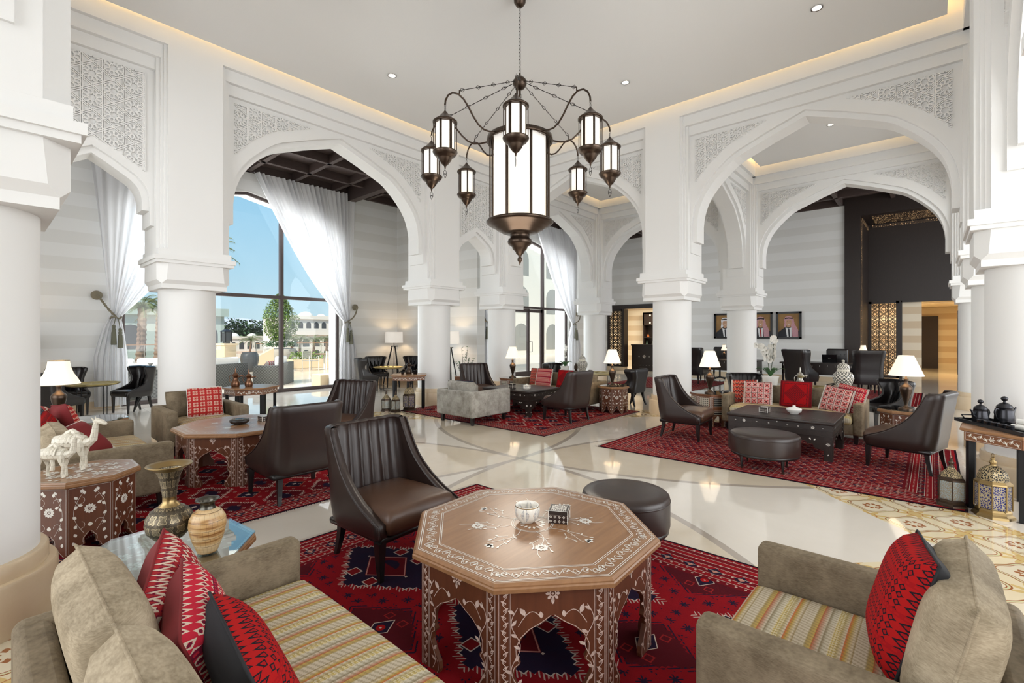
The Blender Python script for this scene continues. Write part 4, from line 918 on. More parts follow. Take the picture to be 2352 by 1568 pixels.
def inlaid_octagon(name, label, apo, h, loc, rz, big=True, detail=True, group=None, glass=False, cat='table', side=None):
    r = empty(name, loc, rz, label, cat, group); R = apo/math.cos(PI/8); ph = PI/8
    m = MB(); rings = []
    for k, z in ((.975, h-.045), (1.0, h-.038), (1.0, h-.022), (.992, h-.016), (.992, h-.010), (.975, h)): rings.append([(x*k, y*k, z) for x, y in octagon(R)])
    m.loft(rings, smooth=False); m.build('table_top', M['walnut'], r)
    pa = apo*(.93 if big else .90); ps, c_at, hw = side_panels(pa, 8, h-.04, BIGC if big else SMALLC, side or M['walnut_side'], r)
    k_ = Ink(lambda u, v, e_: (u, v, h+e_), .0032)
    if big:
        for q in (.955, .94, .80, .785): P = [(x*q, y*q) for x, y in octagon(R)]; k_.line(P+[P[0], P[1]][:1], .0035)
        P = octagon(R*.87)
        for i in range(8):
            a, b = P[i], P[(i+1) % 8]; k_.vine(a[0], a[1], b[0], b[1], .027, .088, .024)
            k_.flower(a[0], a[1], .018, 5)
        for i in range(8):
            a = PI/4*i; c, s_ = math.cos(a), math.sin(a); u0, u1 = .10, .40 if i % 2 else .34
            k_.line([(c*t-s_*.03*math.sin((t-.1)*18), s_*t+c*.03*math.sin((t-.1)*18)) for t in [u0+(u1-u0)*j/16 for j in range(17)]])
            if i % 2: k_.flower(c*.30, s_*.30, .036, 12)
            else: k_.leaf(c*.33, s_*.33, a, .05, .03, 0, 0); k_.leaf(c*.345, s_*.345, a+.9, .035, .018); k_.leaf(c*.345, s_*.345, a-.9, .035, .018)
            for t, sg in ((.17, 1), (.21, -1), (.25, 1)):
                px, py = c*t, s_*t; k_.line([(px, py), (px+.05*math.cos(a+sg*.8), py+.05*math.sin(a+sg*.8)), (px+.09*math.cos(a+sg*.45), py+.09*math.sin(a+sg*.45))]); k_.leaf(px+.09*math.cos(a+sg*.45), py+.09*math.sin(a+sg*.45), a+sg*.2, .026, .012, 0, .3*sg); k_.leaf(px+.05*math.cos(a+sg*.8), py+.05*math.sin(a+sg*.8), a+sg*1.5, .02, .010)
        k_.arc(0, 0, .105, 0, 2*PI, 40); k_.arc(0, 0, .115, 0, 2*PI, 40)
        for i in range(16): a = PI/8*i; k_.leaf(.045*math.cos(a), .045*math.sin(a), a, .03, .014, 0, 0)
    else:
        for q in (.95, .93): P = [(x*q, y*q) for x, y in octagon(R)]; k_.line(P+[P[0]], .003)
        for i in range(8): a = PI/4*i+.39; k_.flower(.19*math.cos(a), .19*math.sin(a), .05, 9); k_.leaf(.25*math.cos(a+.25), .25*math.sin(a+.25), a+1, .04, .022); k_.leaf(.25*math.cos(a-.25), .25*math.sin(a-.25), a-1, .04, .022); k_.leaf(.09*math.cos(a), .09*math.sin(a), a, .05, .024); k_.leaf(.13*math.cos(a+.35), .13*math.sin(a+.35), a+2, .035, .02)
        k_.flower(0, 0, .06, 10)
    k_.mb.build('top_inlay', M['pearl'], r)
    S_ = MB()
    for f in range(8):
        R_ = Matrix.Rotation(2*PI*f/8, 4, 'Z'); k_ = Ink(lambda u, v, e_: tuple(R_ @ Vector((pa+e_, u, v))), .003)
        if big:
            for s in (-1, 1):
                for q in (hw-.006, hw-.012, hw-.052, hw-.058): k_.line([(s*q, .01), (s*q, h-.05)], .0022)
                k_.vine(s*(hw-.032), .015, s*(hw-.032), h-.055, .010, .062, .022)
                P = [(s*(c_at(z)+.008), z) for z in [.004+.396*j/50 for j in range(51)]]; k_.line(P, .0028)
                v0 = hw-.075
                k_.line([(s*(v0-.005-.02*math.sin(t*13)), .02+t*.42) for t in [j/24 for j in range(25)]]); 
                for t in (.1, .22, .34, .46, .58, .7, .82, .94): uu = v0-.005-.02*math.sin(t*13); k_.leaf(s*uu, .02+t*.42, PI/2+(.9 if int(t*10) % 2 else -.9), .032, .015, 0, .3)
                k_.line([(s*(.15-.10*t), .36+.06*math.sin(t*2.6)) for t in [j/10 for j in range(11)]]); k_.leaf(s*.05, .39, PI/2 if s > 0 else PI/2, .03, .02); k_.leaf(s*.12, .405, PI/2-s*.5, .04, .022)
            k_.flower(0, h-.07, .032, 8); k_.leaf(0, h-.115, PI/2, .03, .015, 0, 0)
        else:
            for s in (-1, 1):
                k_.line([(s*(hw-.008), .02), (s*(hw-.008), h-.055)], .0018); k_.line([(0, h-.055), (s*(hw-.008), h-.055)], .0018)
                P = [(s*(c_at(z)+.008), z) for z in [.004+.16*j/30 for j in range(31)]]; k_.line(P, .0018)
                k_.line([(s*(.035+.055*math.sin(t*PI)), .16+.30*t) for t in [j/20 for j in range(21)]], .0018); k_.arc(s*.055, .22, .026, -s*1.2, s*3.2, 10, .0018); k_.arc(s*.055, .40, .026, -s*1.2, s*3.2, 10, .0018)
                for uu, vv, aa in ((.075, .14, 1.2), (.085, .20, 2), (.075, .27, .8), (.085, .34, 2.2), (.07, .41, 1), (.05, .455, 2), (.04, .36, .3), (.03, .44, 1.5), (.085, .08, 1.3)): k_.leaf(s*uu, vv, aa if s > 0 else PI-aa, .028, .02, 0, .1)
            k_.flower(0, .33, .036, 11); k_.leaf(0, .20, PI/2, .03, .03, 0, 0)
        S_.v += k_.mb.v; b = len(S_.v)-len(k_.mb.v); S_.f += [tuple(b+i for i in f_) for f_ in k_.mb.f]; S_.mi += k_.mb.mi; S_.sm += k_.mb.sm
    S_.build('side_inlay', M['pearlp'] if big else M['pearl'], r)
    if glass: m = MB(); m.loft([[(x*.99, y*.99, z) for x, y in octagon(R)] for z in (h+.004, h+.012)], smooth=False); m.build('glass_cover', M['glass_g'], r)
    return r
def tall_hex(label, loc, rz, R=.46, h=.74, group='tall inlaid hexagonal tables beside the columns'):
    r = empty('tall_hexagonal_table', loc, rz, label, 'table', group)
    m = MB(); m.loft([[(x*k, y*k, z) for x, y in octagon(R, 6)] for k, z in ((.95, h-.03), (1, h-.022), (1, h-.008), (.98, h))], smooth=False); m.build('table_top', M['walnut'], r)
    m = MB(); m.loft([[(x*.92, y*.92, z) for x, y in octagon(R, 6)] for z in (h-.115, h-.028)], smooth=False); m.build('apron', M['oakside'], r)
    apo = R*.92*math.cos(PI/6); hw = apo*math.tan(PI/6); S_ = MB()
    for f in range(6):
        R_ = Matrix.Rotation(2*PI*f/6, 4, 'Z'); k_ = Ink(lambda u, v, e_: tuple(R_ @ Vector((apo+e_, u, v))), .003)
        zc = h-.072
        for a, b in (((-hw+.01, zc-.034), (hw-.01, zc-.034)), ((-hw+.01, zc+.034), (hw-.01, zc+.034)), ((-hw+.01, zc-.034), (-hw+.01, zc+.034)), ((hw-.01, zc-.034), (hw-.01, zc+.034))): k_.line([a, b], .002)
        k_.flower(0, zc, .026, 6); k_.vine(-hw+.02, zc, -.03, zc, .014, .085, .034); k_.vine(.03, zc, hw-.02, zc, .014, .085, .034)
        b = len(S_.v); S_.v += k_.mb.v; S_.f += [tuple(b+i for i in f_) for f_ in k_.mb.f]; S_.mi += k_.mb.mi; S_.sm += k_.mb.sm
    S_.build('apron_inlay', M['pearl'], r)
    for x, y in octagon(R*.82, 6):
        m = MB(); m.box((x, y, (h-.11)/2), (.045, .045, h-.11), math.atan2(y, x)); m.build('leg', M['iron'], r)
    return r
def table_lamp(label, loc, h=.75, bell=False, group='lit table lamps', rb=.175, rt=.085, pw=4.5):
    r = empty('table_lamp', loc, 0, label, 'lamp', group)
    s = h/.75
    prof = [(.085, 0), (.088, .012), (.075, .022), (.05, .035), (.022, .055), (.02, .07), (.024, .085), (.04, .15), (.062, .22), (.072, .27), (.074, .30), (.060, .325), (.030, .35), (.022, .375), (.026, .41), (.030, .42), (.012, .43), (.010, .52)]
    m = MB(); m.lathe([(a*s, z*s) for a, z in prof], n=28); m.build('urn_base', M['bronze'], r)
    m = MB()
    if bell: P = [(rb, .44), (rb*.86, .50), (rb*.66, .57), (rb*.54, .64), (rb*.48, .72)]
    else: P = [(rb, .47), (rt, .74)]
    m.lathe([(a*s, z*s) for a, z in P], n=36, cap=False); m.lathe([(a*s-.003, z*s) for a, z in reversed(P)], n=36, cap=False); m.build('lamp_shade', M['shade'], r)
    m = MB()
    for a, z in (P[0], P[-1]): m.lathe([(a*s+.002, z*s-.004), (a*s+.003, z*s+.004), (a*s-.003, z*s+.004), (a*s-.003, z*s-.004)], n=36, cap=False)
    m.build('shade_trim', M['rope'] if bell else M['shade_f'], r)
    l = bpy.data.lights.new('bulb', 'POINT'); l.energy = pw; l.shadow_soft_size = .05; l.color = (1, .74, .46); o = bpy.data.objects.new('bulb', l); COL.objects.link(o); o.parent = r; o.location = (0, 0, .60*s)
    return r
def tripod_lamp(label, loc, rz, H=1.70, group='drum floor lamps'):
    r = empty('floor_lamp', loc, rz, label, 'lamp', group); z1, z0 = H, H-.35
    m = MB(); m.lathe([(.285, z0), (.275, z1)], n=40, cap=False); m.lathe([(.272, z1), (.282, z0)], n=40, cap=False); m.build('lamp_shade', M['shade_f'], r)
    m = MB(); m.tube([(0, 0, .05), (0, 0, z0+.1)], .012, 8); m.box((0, 0, z0-.11), (.16, .16, .03)); m.build('pole', M['iron'], r)
    for k in range(3):
        a = 2*PI*k/3+.4; m = MB(); m.tube([(.06*math.cos(a), .06*math.sin(a), z0-.10), (.34*math.cos(a), .34*math.sin(a), .012)], .022, 4); m.build('leg', M['iron'], r)
    l = bpy.data.lights.new('bulb', 'POINT'); l.energy = 7; l.shadow_soft_size = .06; l.color = (1, .72, .42); o = bpy.data.objects.new('bulb', l); COL.objects.link(o); o.parent = r; o.location = (0, 0, z0+.17)
    return r
def tray_table(label, loc, R=.42, h=.64, group='round brass tray tables', legs=4):
    r = empty('tray_table', loc, 0, label, 'table', group)
    m = MB(); m.lathe([(.0001, h-.006), (R*.86, h-.006), (R*.93, h+.012), (R, h+.018), (R+.004, h+.012), (R*.94, h-.004), (R*.86, h-.022), (.0001, h-.022)], n=64); m.build('brass_tray', M['tray'], r)
    m = MB()
    for k in range(legs):
        a = 2*PI*k/legs+.5; x, y = R*.62*math.cos(a), R*.62*math.sin(a); b = a+2*PI/legs; m.tube([(x, y, h-.03), (x, y, .01), (R*.62*math.cos(b), R*.62*math.sin(b), .01)], .008, 6)
    m.lathe([(R*.64, h-.04), (R*.66, h-.04), (R*.66, h-.022), (R*.64, h-.022)], n=40, cap=False); m.build('folding_stand', M['iron'], r)
    return r
def stool(label, loc, rz, R=.31, h=.42, oval=1.0, group='round leather stools'):
    r = empty('round_stool', loc, rz, label, 'stool', group)
    m = MB(); m.lathe([(R*.985, .20), (R, .22), (R, h-.045), (R*.985, h-.018), (R*.94, h-.004), (R*.7, h+.004), (.0001, h+.008)], n=56, sy=oval); m.build('cushion', M['leather'], r)
    m = MB(); m.lathe([(R*1.004, h-.052), (R*1.012, h-.047), (R*1.004, h-.042)], n=56, cap=False, sy=oval); m.build('piping', M['leather'], r)
    m = MB(); m.lathe([(R*.95, .165), (R*.97, .17), (R*.97, .205), (R*.9, .205)], n=56, sy=oval); m.build('rim', M['ebony'], r)
    for k in range(4):
        a = PI/4+PI/2*k; x, y = R*.80*math.cos(a), R*.80*math.sin(a)*oval
        m = MB(); m.lathe([(.012, .03), (.022, .17)], (x, y, 0), 10); o = m.build('leg', M['ebony'], r)
        m = MB(); m.lathe([(.011, 0), (.0125, .032)], (x, y, 0), 10); m.build('foot_cap', M['bronze'], o)
    return r
def carved_table(label, w, d, h, loc, rz, group='carved dark coffee tables'):
    r = empty('carved_coffee_table', loc, rz, label, 'table', group)
    m = MB(); m.rbox((0, 0, h-.02), (w+.04, d+.04, .04), .008, 1); m.build('table_top', M['darkwood'], r)
    m = MB()
    for s in (-1, 1):
        for q in (-1, 1): m.b2(s*w/2, s*(w/2-.09), q*d/2, q*(d/2-.09), 0, h-.04); m.box((s*w/2, q*(d/2-.045), .17), (.012, .05, .20)); m.box((s*(w/2-.045), q*d/2, .17), (.05, .012, .20))
    m.build('corner_posts', M['darkwood'], r)
    m = MB(); m.b2(-w/2+.004, w/2-.004, -d/2+.004, d/2-.004, h-.19, h-.04)
    for s in (-1, 1):
        for z in (h-.055, h-.115, h-.185): m.b2(s*w/2-.004*s, s*(w/2+.006), -d/2, d/2, z-.004, z+.004); m.b2(-w/2, w/2, s*d/2-.004*s, s*(d/2+.006), z-.004, z+.004)
    m.build('drawer_box', M['darkwood'], r)
    def skirt(L, ax, pos):
        n_ = 24; pts = []
        for i in range(n_+1):
            t = i/n_*2-1; a = abs(t); z = .15 if a > .82 else (.205 if a > .60 else (.24 if a > .34 else .275-.03*math.cos(t*9))); pts.append((t*(L/2-.09), z if a < .99 else .13))
        k = MB()
        for (u0, z0), (u1, z1) in zip(pts, pts[1:]):
            for q in (-.008, .008):
                v = [(u0, z0), (u1, z1), (u1, h-.18), (u0, h-.18)]; k.add([((pos+q, u, z) if ax == 'x' else (u, pos+q, z)) for u, z in v], [(0, 1, 2, 3) if q > 0 else (3, 2, 1, 0)])
        m.v += k.v; b = len(m.v)-len(k.v); m.f += [tuple(b+i for i in f) for f in k.f]; m.mi += k.mi; m.sm += k.sm
    m = MB()
    for s in (-1, 1): skirt(d, 'x', s*(w/2-.02)); skirt(w, 'y', s*(d/2-.02))
    m.build('skirt', M['darkwood'], r)
    # pearl studs and stars on the four faces and worn chip carving on the top
    S_ = MB()
    def face(L, R_):
        k = Ink(lambda u, v, e_: tuple(R_(u, v, e_)), .003, .0075)
        for t in (-.33, .33): k.flower(t*L, h-.085, .022, 7)
        for t in (-.42, -.2, -.08, .1, .2, .42): k.leaf(t*L-.012, h-.085, 0, .024, .008, 0, 0)
        for s in (-1, 1): k.flower(s*(L/2-.045), .22, .024, 6); k.leaf(s*(L/2-.20), .26, .6, .03, .018); k.leaf(s*(L/2-.23), .26, 2.2, .03, .018); k.leaf(s*(L/2-.05), .08, .9, .022, .012)
        k.flower(0, h-.055, .009, 6)
        b = len(S_.v); S_.v += k.mb.v; S_.f += [tuple(b+i for i in f) for f in k.mb.f]; S_.mi += k.mb.mi; S_.sm += k.mb.sm
    for s in (-1, 1):
        face(d, lambda u, v, e_: (s*(w/2+e_), u*s, v)); face(w, lambda u, v, e_: (-u*s, s*(d/2+e_), v))
    S_.build('pearl_studs', M['pearl'], r)
    k = Ink(lambda u, v, e_: (u, v, h+e_), .004)
    for q in (.93, .90): k.line([(-w/2*q, -d/2*q), (w/2*q, -d/2*q), (w/2*q, d/2*q), (-w/2*q, d/2*q), (-w/2*q, -d/2*q)], .004)
    for a in (-.3, .3): k.vine(a*w, -d*.4, a*w, d*.4, .03, .14, .04)
    k.vine(0, -d*.16, 0, d*.16, .05, .10, .05); k.vine(-.06*w, -d*.16, -.06*w, d*.16, .04, .10, .05)
    k.mb.build('chip_carving', M['ebony'], r)
    return r
def rug_obj(label, name, W_, L_, loc, kind, fringe='y', z=.008, group=None):
    m = MB(); nx, ny = 4, 4; m.b2(-W_/2, W_/2, -L_/2, L_/2, 0, z); o = m.build('rug', rug(name, W_, L_, kind)); o.location = loc
    tag(o, label, 'rug', group); m = MB(); random.seed(len(name))
    for s in (-1, 1):
        n_ = int(W_*70)
        for i in range(n_):
            x = -W_/2+W_*(i+.5)/n_+random.uniform(-.004, .004); l = random.uniform(.035, .06); m.add([(x-.004, s*L_/2, z*.6), (x+.004, s*L_/2, z*.6), (x+.004+random.uniform(-.01, .01), s*(L_/2+l), .002), (x-.004, s*(L_/2+l), .002)], [(0, 1, 2, 3) if s < 0 else (3, 2, 1, 0)])
    m.build('fringe', M['fringe'], o); return o
# ---------------------------------------------------------------- rugs
rug_obj('deep red rug with navy medallions under the round inlaid table and the big brown chair', 'rug_medallion', 3.36, 3.95, (1.88, 1.68, 0), 'medal')
rug_obj('red rug with pale dotted lattice under the pale sofa and the dark blue chair back', 'rug_lattice', 3.25, 3.95, (1.80, 6.36, 0), 'net')
rug_obj('red patterned rug under the square grey armchair and carved black table', 'rug_fine_red', 3.26, 3.88, (7.57, 6.52, 0), 'net2')
rug_obj('red bokhara rug under the oval stool and long carved table', 'rug_bokhara', 3.06, 3.84, (7.45, 1.68, 0), 'bok')
rug_obj('dark red rug beneath the left desk chair behind the middle columns', 'rug_desk', 3.4, 3.0, (15.3, 6.6, 0), 'bok2')
rug_obj('dark red rug beneath the long desk with the laptop', 'rug_desk_long', 3.4, 3.4, (15.5, 1.9, 0), 'bok3')
# ---------------------------------------------------------------- lounge chairs
LC = 'brown leather channel back lounge chairs'
c0 = lounge_chair('large brown leather channel back chair facing the octagonal table, nearest the camera', LC); c0.location = (2.03, 2.99, 0); c0.rotation_euler = (0, 0, PI+.06)
for x, y, rz, lb in ((2.15, 4.84, -.02, 'lounge chair seen from behind at the table with the black bowl, looking dark blue'),
                     (3.42, 6.22, PI/2+.38, 'lounge chair with channel back partly hidden behind the dark blue chair'),
                     (7.62, 7.78, PI-.33, 'lounge chair behind the square grey armchair, beside the potted plant'),
                     (7.40, 5.15, -.06, 'lounge chair seen from behind, between the black table and the small brown octagonal table'),
                     (7.44, 2.94, PI+.06, 'lounge chair beside the mosaic octagonal side table and lamp'),
                     (7.47, .22, -.24, 'lounge chair seen from behind beside the tray of coffee pots')):
    copy_tree(c0, (x, y, 0), rz, lb)
# ---------------------------------------------------------------- seating groups
sofa('sofa', 'large taupe velvet sofa with striped seat, partly cut by the frame, beside the brass vases', 'sofa', 1.62, .98, 2, M['velvet'], (.57, 1.61, 0), -PI/2, 'stripe_x', cm=M['velvet_l'], ch=.46, nseat=1, cw=.105)
sofa('armchair', 'taupe velvet armchair with striped seat and one red and black cushion', 'armchair', .90, .88, 1, M['velvet'], (2.13, .19, 0), 0, 'stripe_y', cm=M['velvet_l'], ch=.46, cw=.105)
sofa('sofa', 'taupe velvet sofa behind the camel figures, piled with red cushions', 'sofa', 1.85, .98, 2, M['velvet'], (.75, 6.27, 0), -PI/2, 'stripe_x', cm=M['velvet_l'])
sofa('armchair', 'small taupe armchair with one red cushion in front of the thick column', 'armchair', .98, .92, 1, M['velvet'], (2.13, 7.85, 0), PI, 'stripe_y')
sofa('armchair', 'square grey velvet armchair seen from behind on the middle rug', 'armchair', .98, 1.0, 1, M['velvet_g'], (6.22, 6.48, 0), -PI/2, 'stripe_y', cm=M['velvet_g'], ch=.36)
sofa('sofa', 'taupe sofa with two red cushions behind the square black table', 'sofa', 1.98, .92, 2, M['velvet'], (8.72, 6.32, 0), PI/2, 'stripe_y', ch=.34)
sofa('sofa', 'taupe sofa holding five patterned cushions behind the long carved table', 'sofa', 1.95, .92, 2, M['velvet'], (8.87, 1.72, 0), PI/2, 'stripe_y', ch=.34)
# cushions
Z = .42
put_pillow('red cushion with cream and black stitched border, against the sofa arm', (.47, 1.99, .62), -PI/2-.48, .30, M['cv_kil'], M['c_red'], .44, .44, .17, .3)
put_pillow('plum red cushion edged with cream embroidery between two other cushions', (.49, 1.74, .61), -PI/2-.30, .34, M['cv_cream'], M['c_red'], .44, .42, .17, .15)
put_pillow('black cushion with red embroidery lying lowest on the big sofa', (.54, 1.47, .60), -PI/2-.12, .40, M['cv_blk'], M['c_blk'], .44, .42, .17, .1)
put_pillow('red and black embroidered cushion standing in the striped armchair', (2.17, .07, .66), .12, .28, M['cv_blk'], M['c_blk'], .44, .44, .17, .08)
put_pillow('tall red cushion with pale tile pattern, highest on the sofa behind the camels', (.62, 6.62, .68), -PI/2+.2, .30, M['cv_tile'], M['c_red'], .46, .46, .15, -.12)
put_pillow('rose patterned cushion behind the other cushions on the camel side sofa', (.50, 6.90, .66), -PI/2, .30, M['cv_rose'], M['c_blk'], .44, .42, .15)
put_pillow('navy cushion with a red checked band on the camel side sofa', (.46, 6.30, .64), -PI/2-.3, .32, M['cv_blk'], M['c_navy'], .42, .42, .16, .2)
put_pillow('plain crimson cushion with cream cord edging, nearest the camels', (.66, 6.05, .58), -PI/2-.9, .75, M['c_red'], M['c_red'], .42, .42, .17, .2, trim=M['pearl'], rim=M['pearl'])
put_pillow('dusty red lattice cushion on the small armchair by the thick column', (2.17, 7.78, .65), PI-.1, .28, M['cv_tile'], M['c_red'], .44, .42, .13, 0, trim=M['pearl'])
put_pillow('dark patterned cushion on the seat of the square grey armchair', (6.15, 6.60, .60), -PI/2+.3, .5, M['cv_zig'], M['c_navy'], .38, .34, .13)
put_pillow('red kilim cushion at the end of the middle sofa, behind another', (8.72, 6.92, .63), PI/2+.1, .25, M['cv_zig'], M['c_red'], .42, .40, .13)
put_pillow('red kilim cushion with tasselled edges on the middle sofa', (8.62, 6.66, .63), PI/2, .25, M['cv_cream'], M['c_red'], .44, .42, .13, rim=M['pearl'])
put_pillow('bright red cushion with a diamond centre on the middle sofa', (8.68, 6.12, .63), PI/2, .25, M['cv_red'], M['c_red'], .42, .40, .13)
put_pillow('zigzag kilim cushion at the left end of the five on the long sofa', (8.84, 2.44, .63), PI/2+.15, .25, M['cv_zig'], M['c_red'], .40, .40, .13, .05, rim=M['pearl'])
put_pillow('pink and red dotted cushion, second of the five on the long sofa', (8.72, 2.20, .62), PI/2+.1, .28, M['cv_pink'], M['c_red'], .42, .40, .13, 0, rim=M['pearl'])
put_pillow('dark red cushion with a black diamond, middle of the five on the long sofa', (8.80, 1.66, .64), PI/2, .25, M['cv_red'], M['c_red'], .46, .44, .13, 0)
put_pillow('pale pink dotted cushion leaning beside the last one on the long sofa', (8.70, 1.10, .61), PI/2-.2, .32, M['cv_pink'], M['c_red'], .40, .40, .13, -.16, rim=M['pearl'])
put_pillow('red and white striped kilim cushion against the right arm of the long sofa', (8.80, .95, .63), PI/2-.35, .28, M['cv_cream'], M['c_red'], .42, .42, .13, -.16, rim=M['pearl'])
# ---------------------------------------------------------------- tables
inlaid_octagon('octagonal_table', 'large octagonal wooden table inlaid with pearl vines, in front of the brown chair', .624, .563, (2.03, 1.65, 0), .05)
inlaid_octagon('octagonal_table', 'large octagonal inlaid table with a black bowl, behind the dark blue chair', .635, .57, (2.06, 6.06, 0), 0)
SO = 'small inlaid octagonal side tables'
inlaid_octagon('octagonal_side_table', 'small inlaid octagonal table carrying the two white camels', .33, .55, (.555, 4.93, 0), 0, False, group=SO)
inlaid_octagon('octagonal_side_table', 'inlaid octagonal table under glass holding the brass and bone vases', .345, .55, (.63, 2.80, 0), .1, False, glass=True, group=SO)
inlaid_octagon('octagonal_side_table', 'small brown octagonal table with glass top and lamp near the middle column', .30, .55, (8.80, 4.98, 0), 0, False, glass=True, group=SO)
inlaid_octagon('octagonal_side_table', 'small octagonal table with glass top carrying the large lamp beside the right lounge chair', .30, .55, (8.72, .30, 0), 0, False, glass=True, group=SO)
inlaid_octagon('octagonal_side_table', 'octagonal table with glass top under the lamp behind the camel side sofa', .34, .55, (.95, 7.80, 0), 0, False, glass=True, group=SO)
def mosaic_table(label, loc, h=.57, R=.34):
    r = empty('mosaic_side_table', loc, 0, label, 'table', 'mosaic side tables'); pa = R*.86
    side_panels(pa, 8, h-.03, [(0, .07), (.10, .07), (.14, .06), (.18, .03), (.21, 0)], M['oakside'], r)
    m = MB(); m.loft([[(x, y, z) for x, y in octagon(R)] for z in (h-.03, h)], smooth=False); m.build('table_top', M['oakside'], r)
    m = MB(); m.loft([[(x*.97, y*.97, z) for x, y in octagon(R)] for z in (h, h+.006)], smooth=False); m.build('glass_cover', M['glass_g'], r)
    m = MB(); hw = pa*math.tan(PI/8)
    for f in range(8):
        m.tr(Matrix.Rotation(2*PI*f/8, 4, 'Z'))
        m.box((pa+.002, 0, h-.13), (.006, hw*1.3, .14)); m.box((pa+.002, 0, .25), (.006, hw*1.2, .06))
    m.tr(Matrix.Identity(4)); m.build('pierced_panels', M['mush'], r)
    S_ = MB()
    for f in range(8):
        R_ = Matrix.Rotation(2*PI*f/8, 4, 'Z'); k = Ink(lambda u, v, e_: tuple(R_ @ Vector((pa+.001+e_, u, v))), .003)
        for s in (-1, 1):
            k.line([(s*(hw-.006), .01), (s*(hw-.006), h-.04)], .002); k.vine(s*(hw-.018), .01, s*(hw-.018), h-.04, .005, .03, .012)
        for z in (h-.045, h-.21, .20, .29): k.line([(-hw, z), (hw, z)], .003)
        b = len(S_.v); S_.v += k.mb.v; S_.f += [tuple(b+i for i in f_) for f_ in k.mb.f]; S_.mi += k.mb.mi; S_.sm += k.mb.sm
    S_.build('pearl_inlay', M['pearl'], r); return r
mosaic_table('mosaic octagonal side table with pierced panels beside the right brown chair', (8.70, 2.98, 0))
mosaic_table('mosaic octagonal table with a lamp in front of the corner column', (8.62, 7.62, 0))
tall_hex('tall hexagonal table holding two copper coffee pots, in front of the big window', (3.07, 8.58, 0), .1, .43)
tall_hex('tall hexagonal table with a dark coffee pot and glasses above three lanterns', (6.30, 8.60, 0), .35, .43)
tall_hex('tall hexagonal table with black pots and towels beside the right column', (6.28, -.60, 0), .45, .46)
carved_table('long black carved coffee table with pearl flowers behind the oval stool', 1.02, 1.24, .50, (7.62, 1.56, 0), 0)
carved_table('square black carved coffee table between the grey armchair and the sofa', 1.02, 1.24, .50, (7.64, 6.50, 0), 0)
stool('round brown leather stool beside the octagonal table', (3.22, 1.72, 0), .2, .32, .44)
stool('oval brown leather stool with capped feet on the right rug', (6.30, 1.52, 0), .1, .34, .43, 1.12)
tray_table('round brass tray table between the tufted chairs by the left curtain', (1.50, 12.25, 0), .44, .65)
tray_table('round brass tray table between tufted chairs under the drum lamp', (8.05, 12.0, 0), .44, .65)
tray_table('brass tray table behind the long sofa carrying the patterned jar', (9.95, 1.62, 0), .55, .64)
tray_table('brass tray table behind the middle sofa, right of the patterned jar', (10.3, 6.35, 0), .50, .64)
# tufted chairs
TG = 'black tufted leather chairs'
t0 = tufted_chair('black tufted chair facing left beside the curtain, right of the tray table', TG); t0.location = (2.18, 12.48, 0); t0.rotation_euler = (0, 0, PI/2+.35)
for x, y, rz, lb, sc in ((1.22, 12.95, PI+.1, 'black tufted chair behind the shaded lamp and tray table', 1), (.95, 11.75, -.9, 'black chair mostly hidden by the nearest left column', 1),
                         (7.42, 12.15, -PI/2-.3, 'black tufted chair seen from behind at the foot of the right curtain', 1), (8.15, 12.75, PI-.25, 'black tufted chair facing out in front of the corner drum lamp', 1), (8.95, 12.15, PI/2+.35, 'black tufted chair half hidden by the middle column', 1)):
    copy_tree(t0, (x, y, 0), rz, lb)
for x, y, rz, lb in ((10.15, 2.75, PI-.9, 'black tufted tub chair behind the left end of the long sofa'), (10.30, .62, .55, 'dark tub chair behind the right arm of the long sofa'),
                     (10.05, 5.25, -.1, 'dark tub chair behind the small brown table lamp'), (10.45, 7.62, PI, 'black tub chair behind the white orchid of the middle sofa')):
    c = copy_tree(t0, (x, y, 0), rz, lb, 'low tufted tub chairs'); c.scale = (1.08, 1.08, .88)
h0 = highback_chair('high backed black chair at the left side of the long desk', 'high backed desk chairs'); h0.location = (15.75, 2.85, 0); h0.rotation_euler = (0, 0, -PI/2-.35)
copy_tree(h0, (15.95, 1.35, 0), -PI/2+.35, 'high backed black chair in front of the lattice screen'); copy_tree(h0, (15.85, 5.95, 0), -PI/2, 'high backed black chair seen between the middle columns')
# lamps
table_lamp('lit lamp on the mosaic side table beside the right brown chair', (8.60, 2.95, .576)); table_lamp('lit lamp on the small brown octagonal table near the middle column', (8.62, 4.90, .562))
table_lamp('largest lit cone lamp, beside the right lounge chair', (8.62, .28, .562), .76, rb=.195); table_lamp('dimmer cone lamp in front of the corner column', (8.60, 7.60, .576))
table_lamp('bell shaped lamp with beaded trim behind the camels', (.66, 7.88, .562), .76, True, rb=.20)
tripod_lamp('drum shade floor lamp in the corner glowing on the striped wall', (9.02, 13.12, 0), 0); tripod_lamp('drum shade floor lamp behind the potted plant, right of the middle column', (8.98, 10.35, 0), .3)
tripod_lamp('drum shade floor lamp barely showing beside the nearest left column', (.30, 12.9, 0), .3)
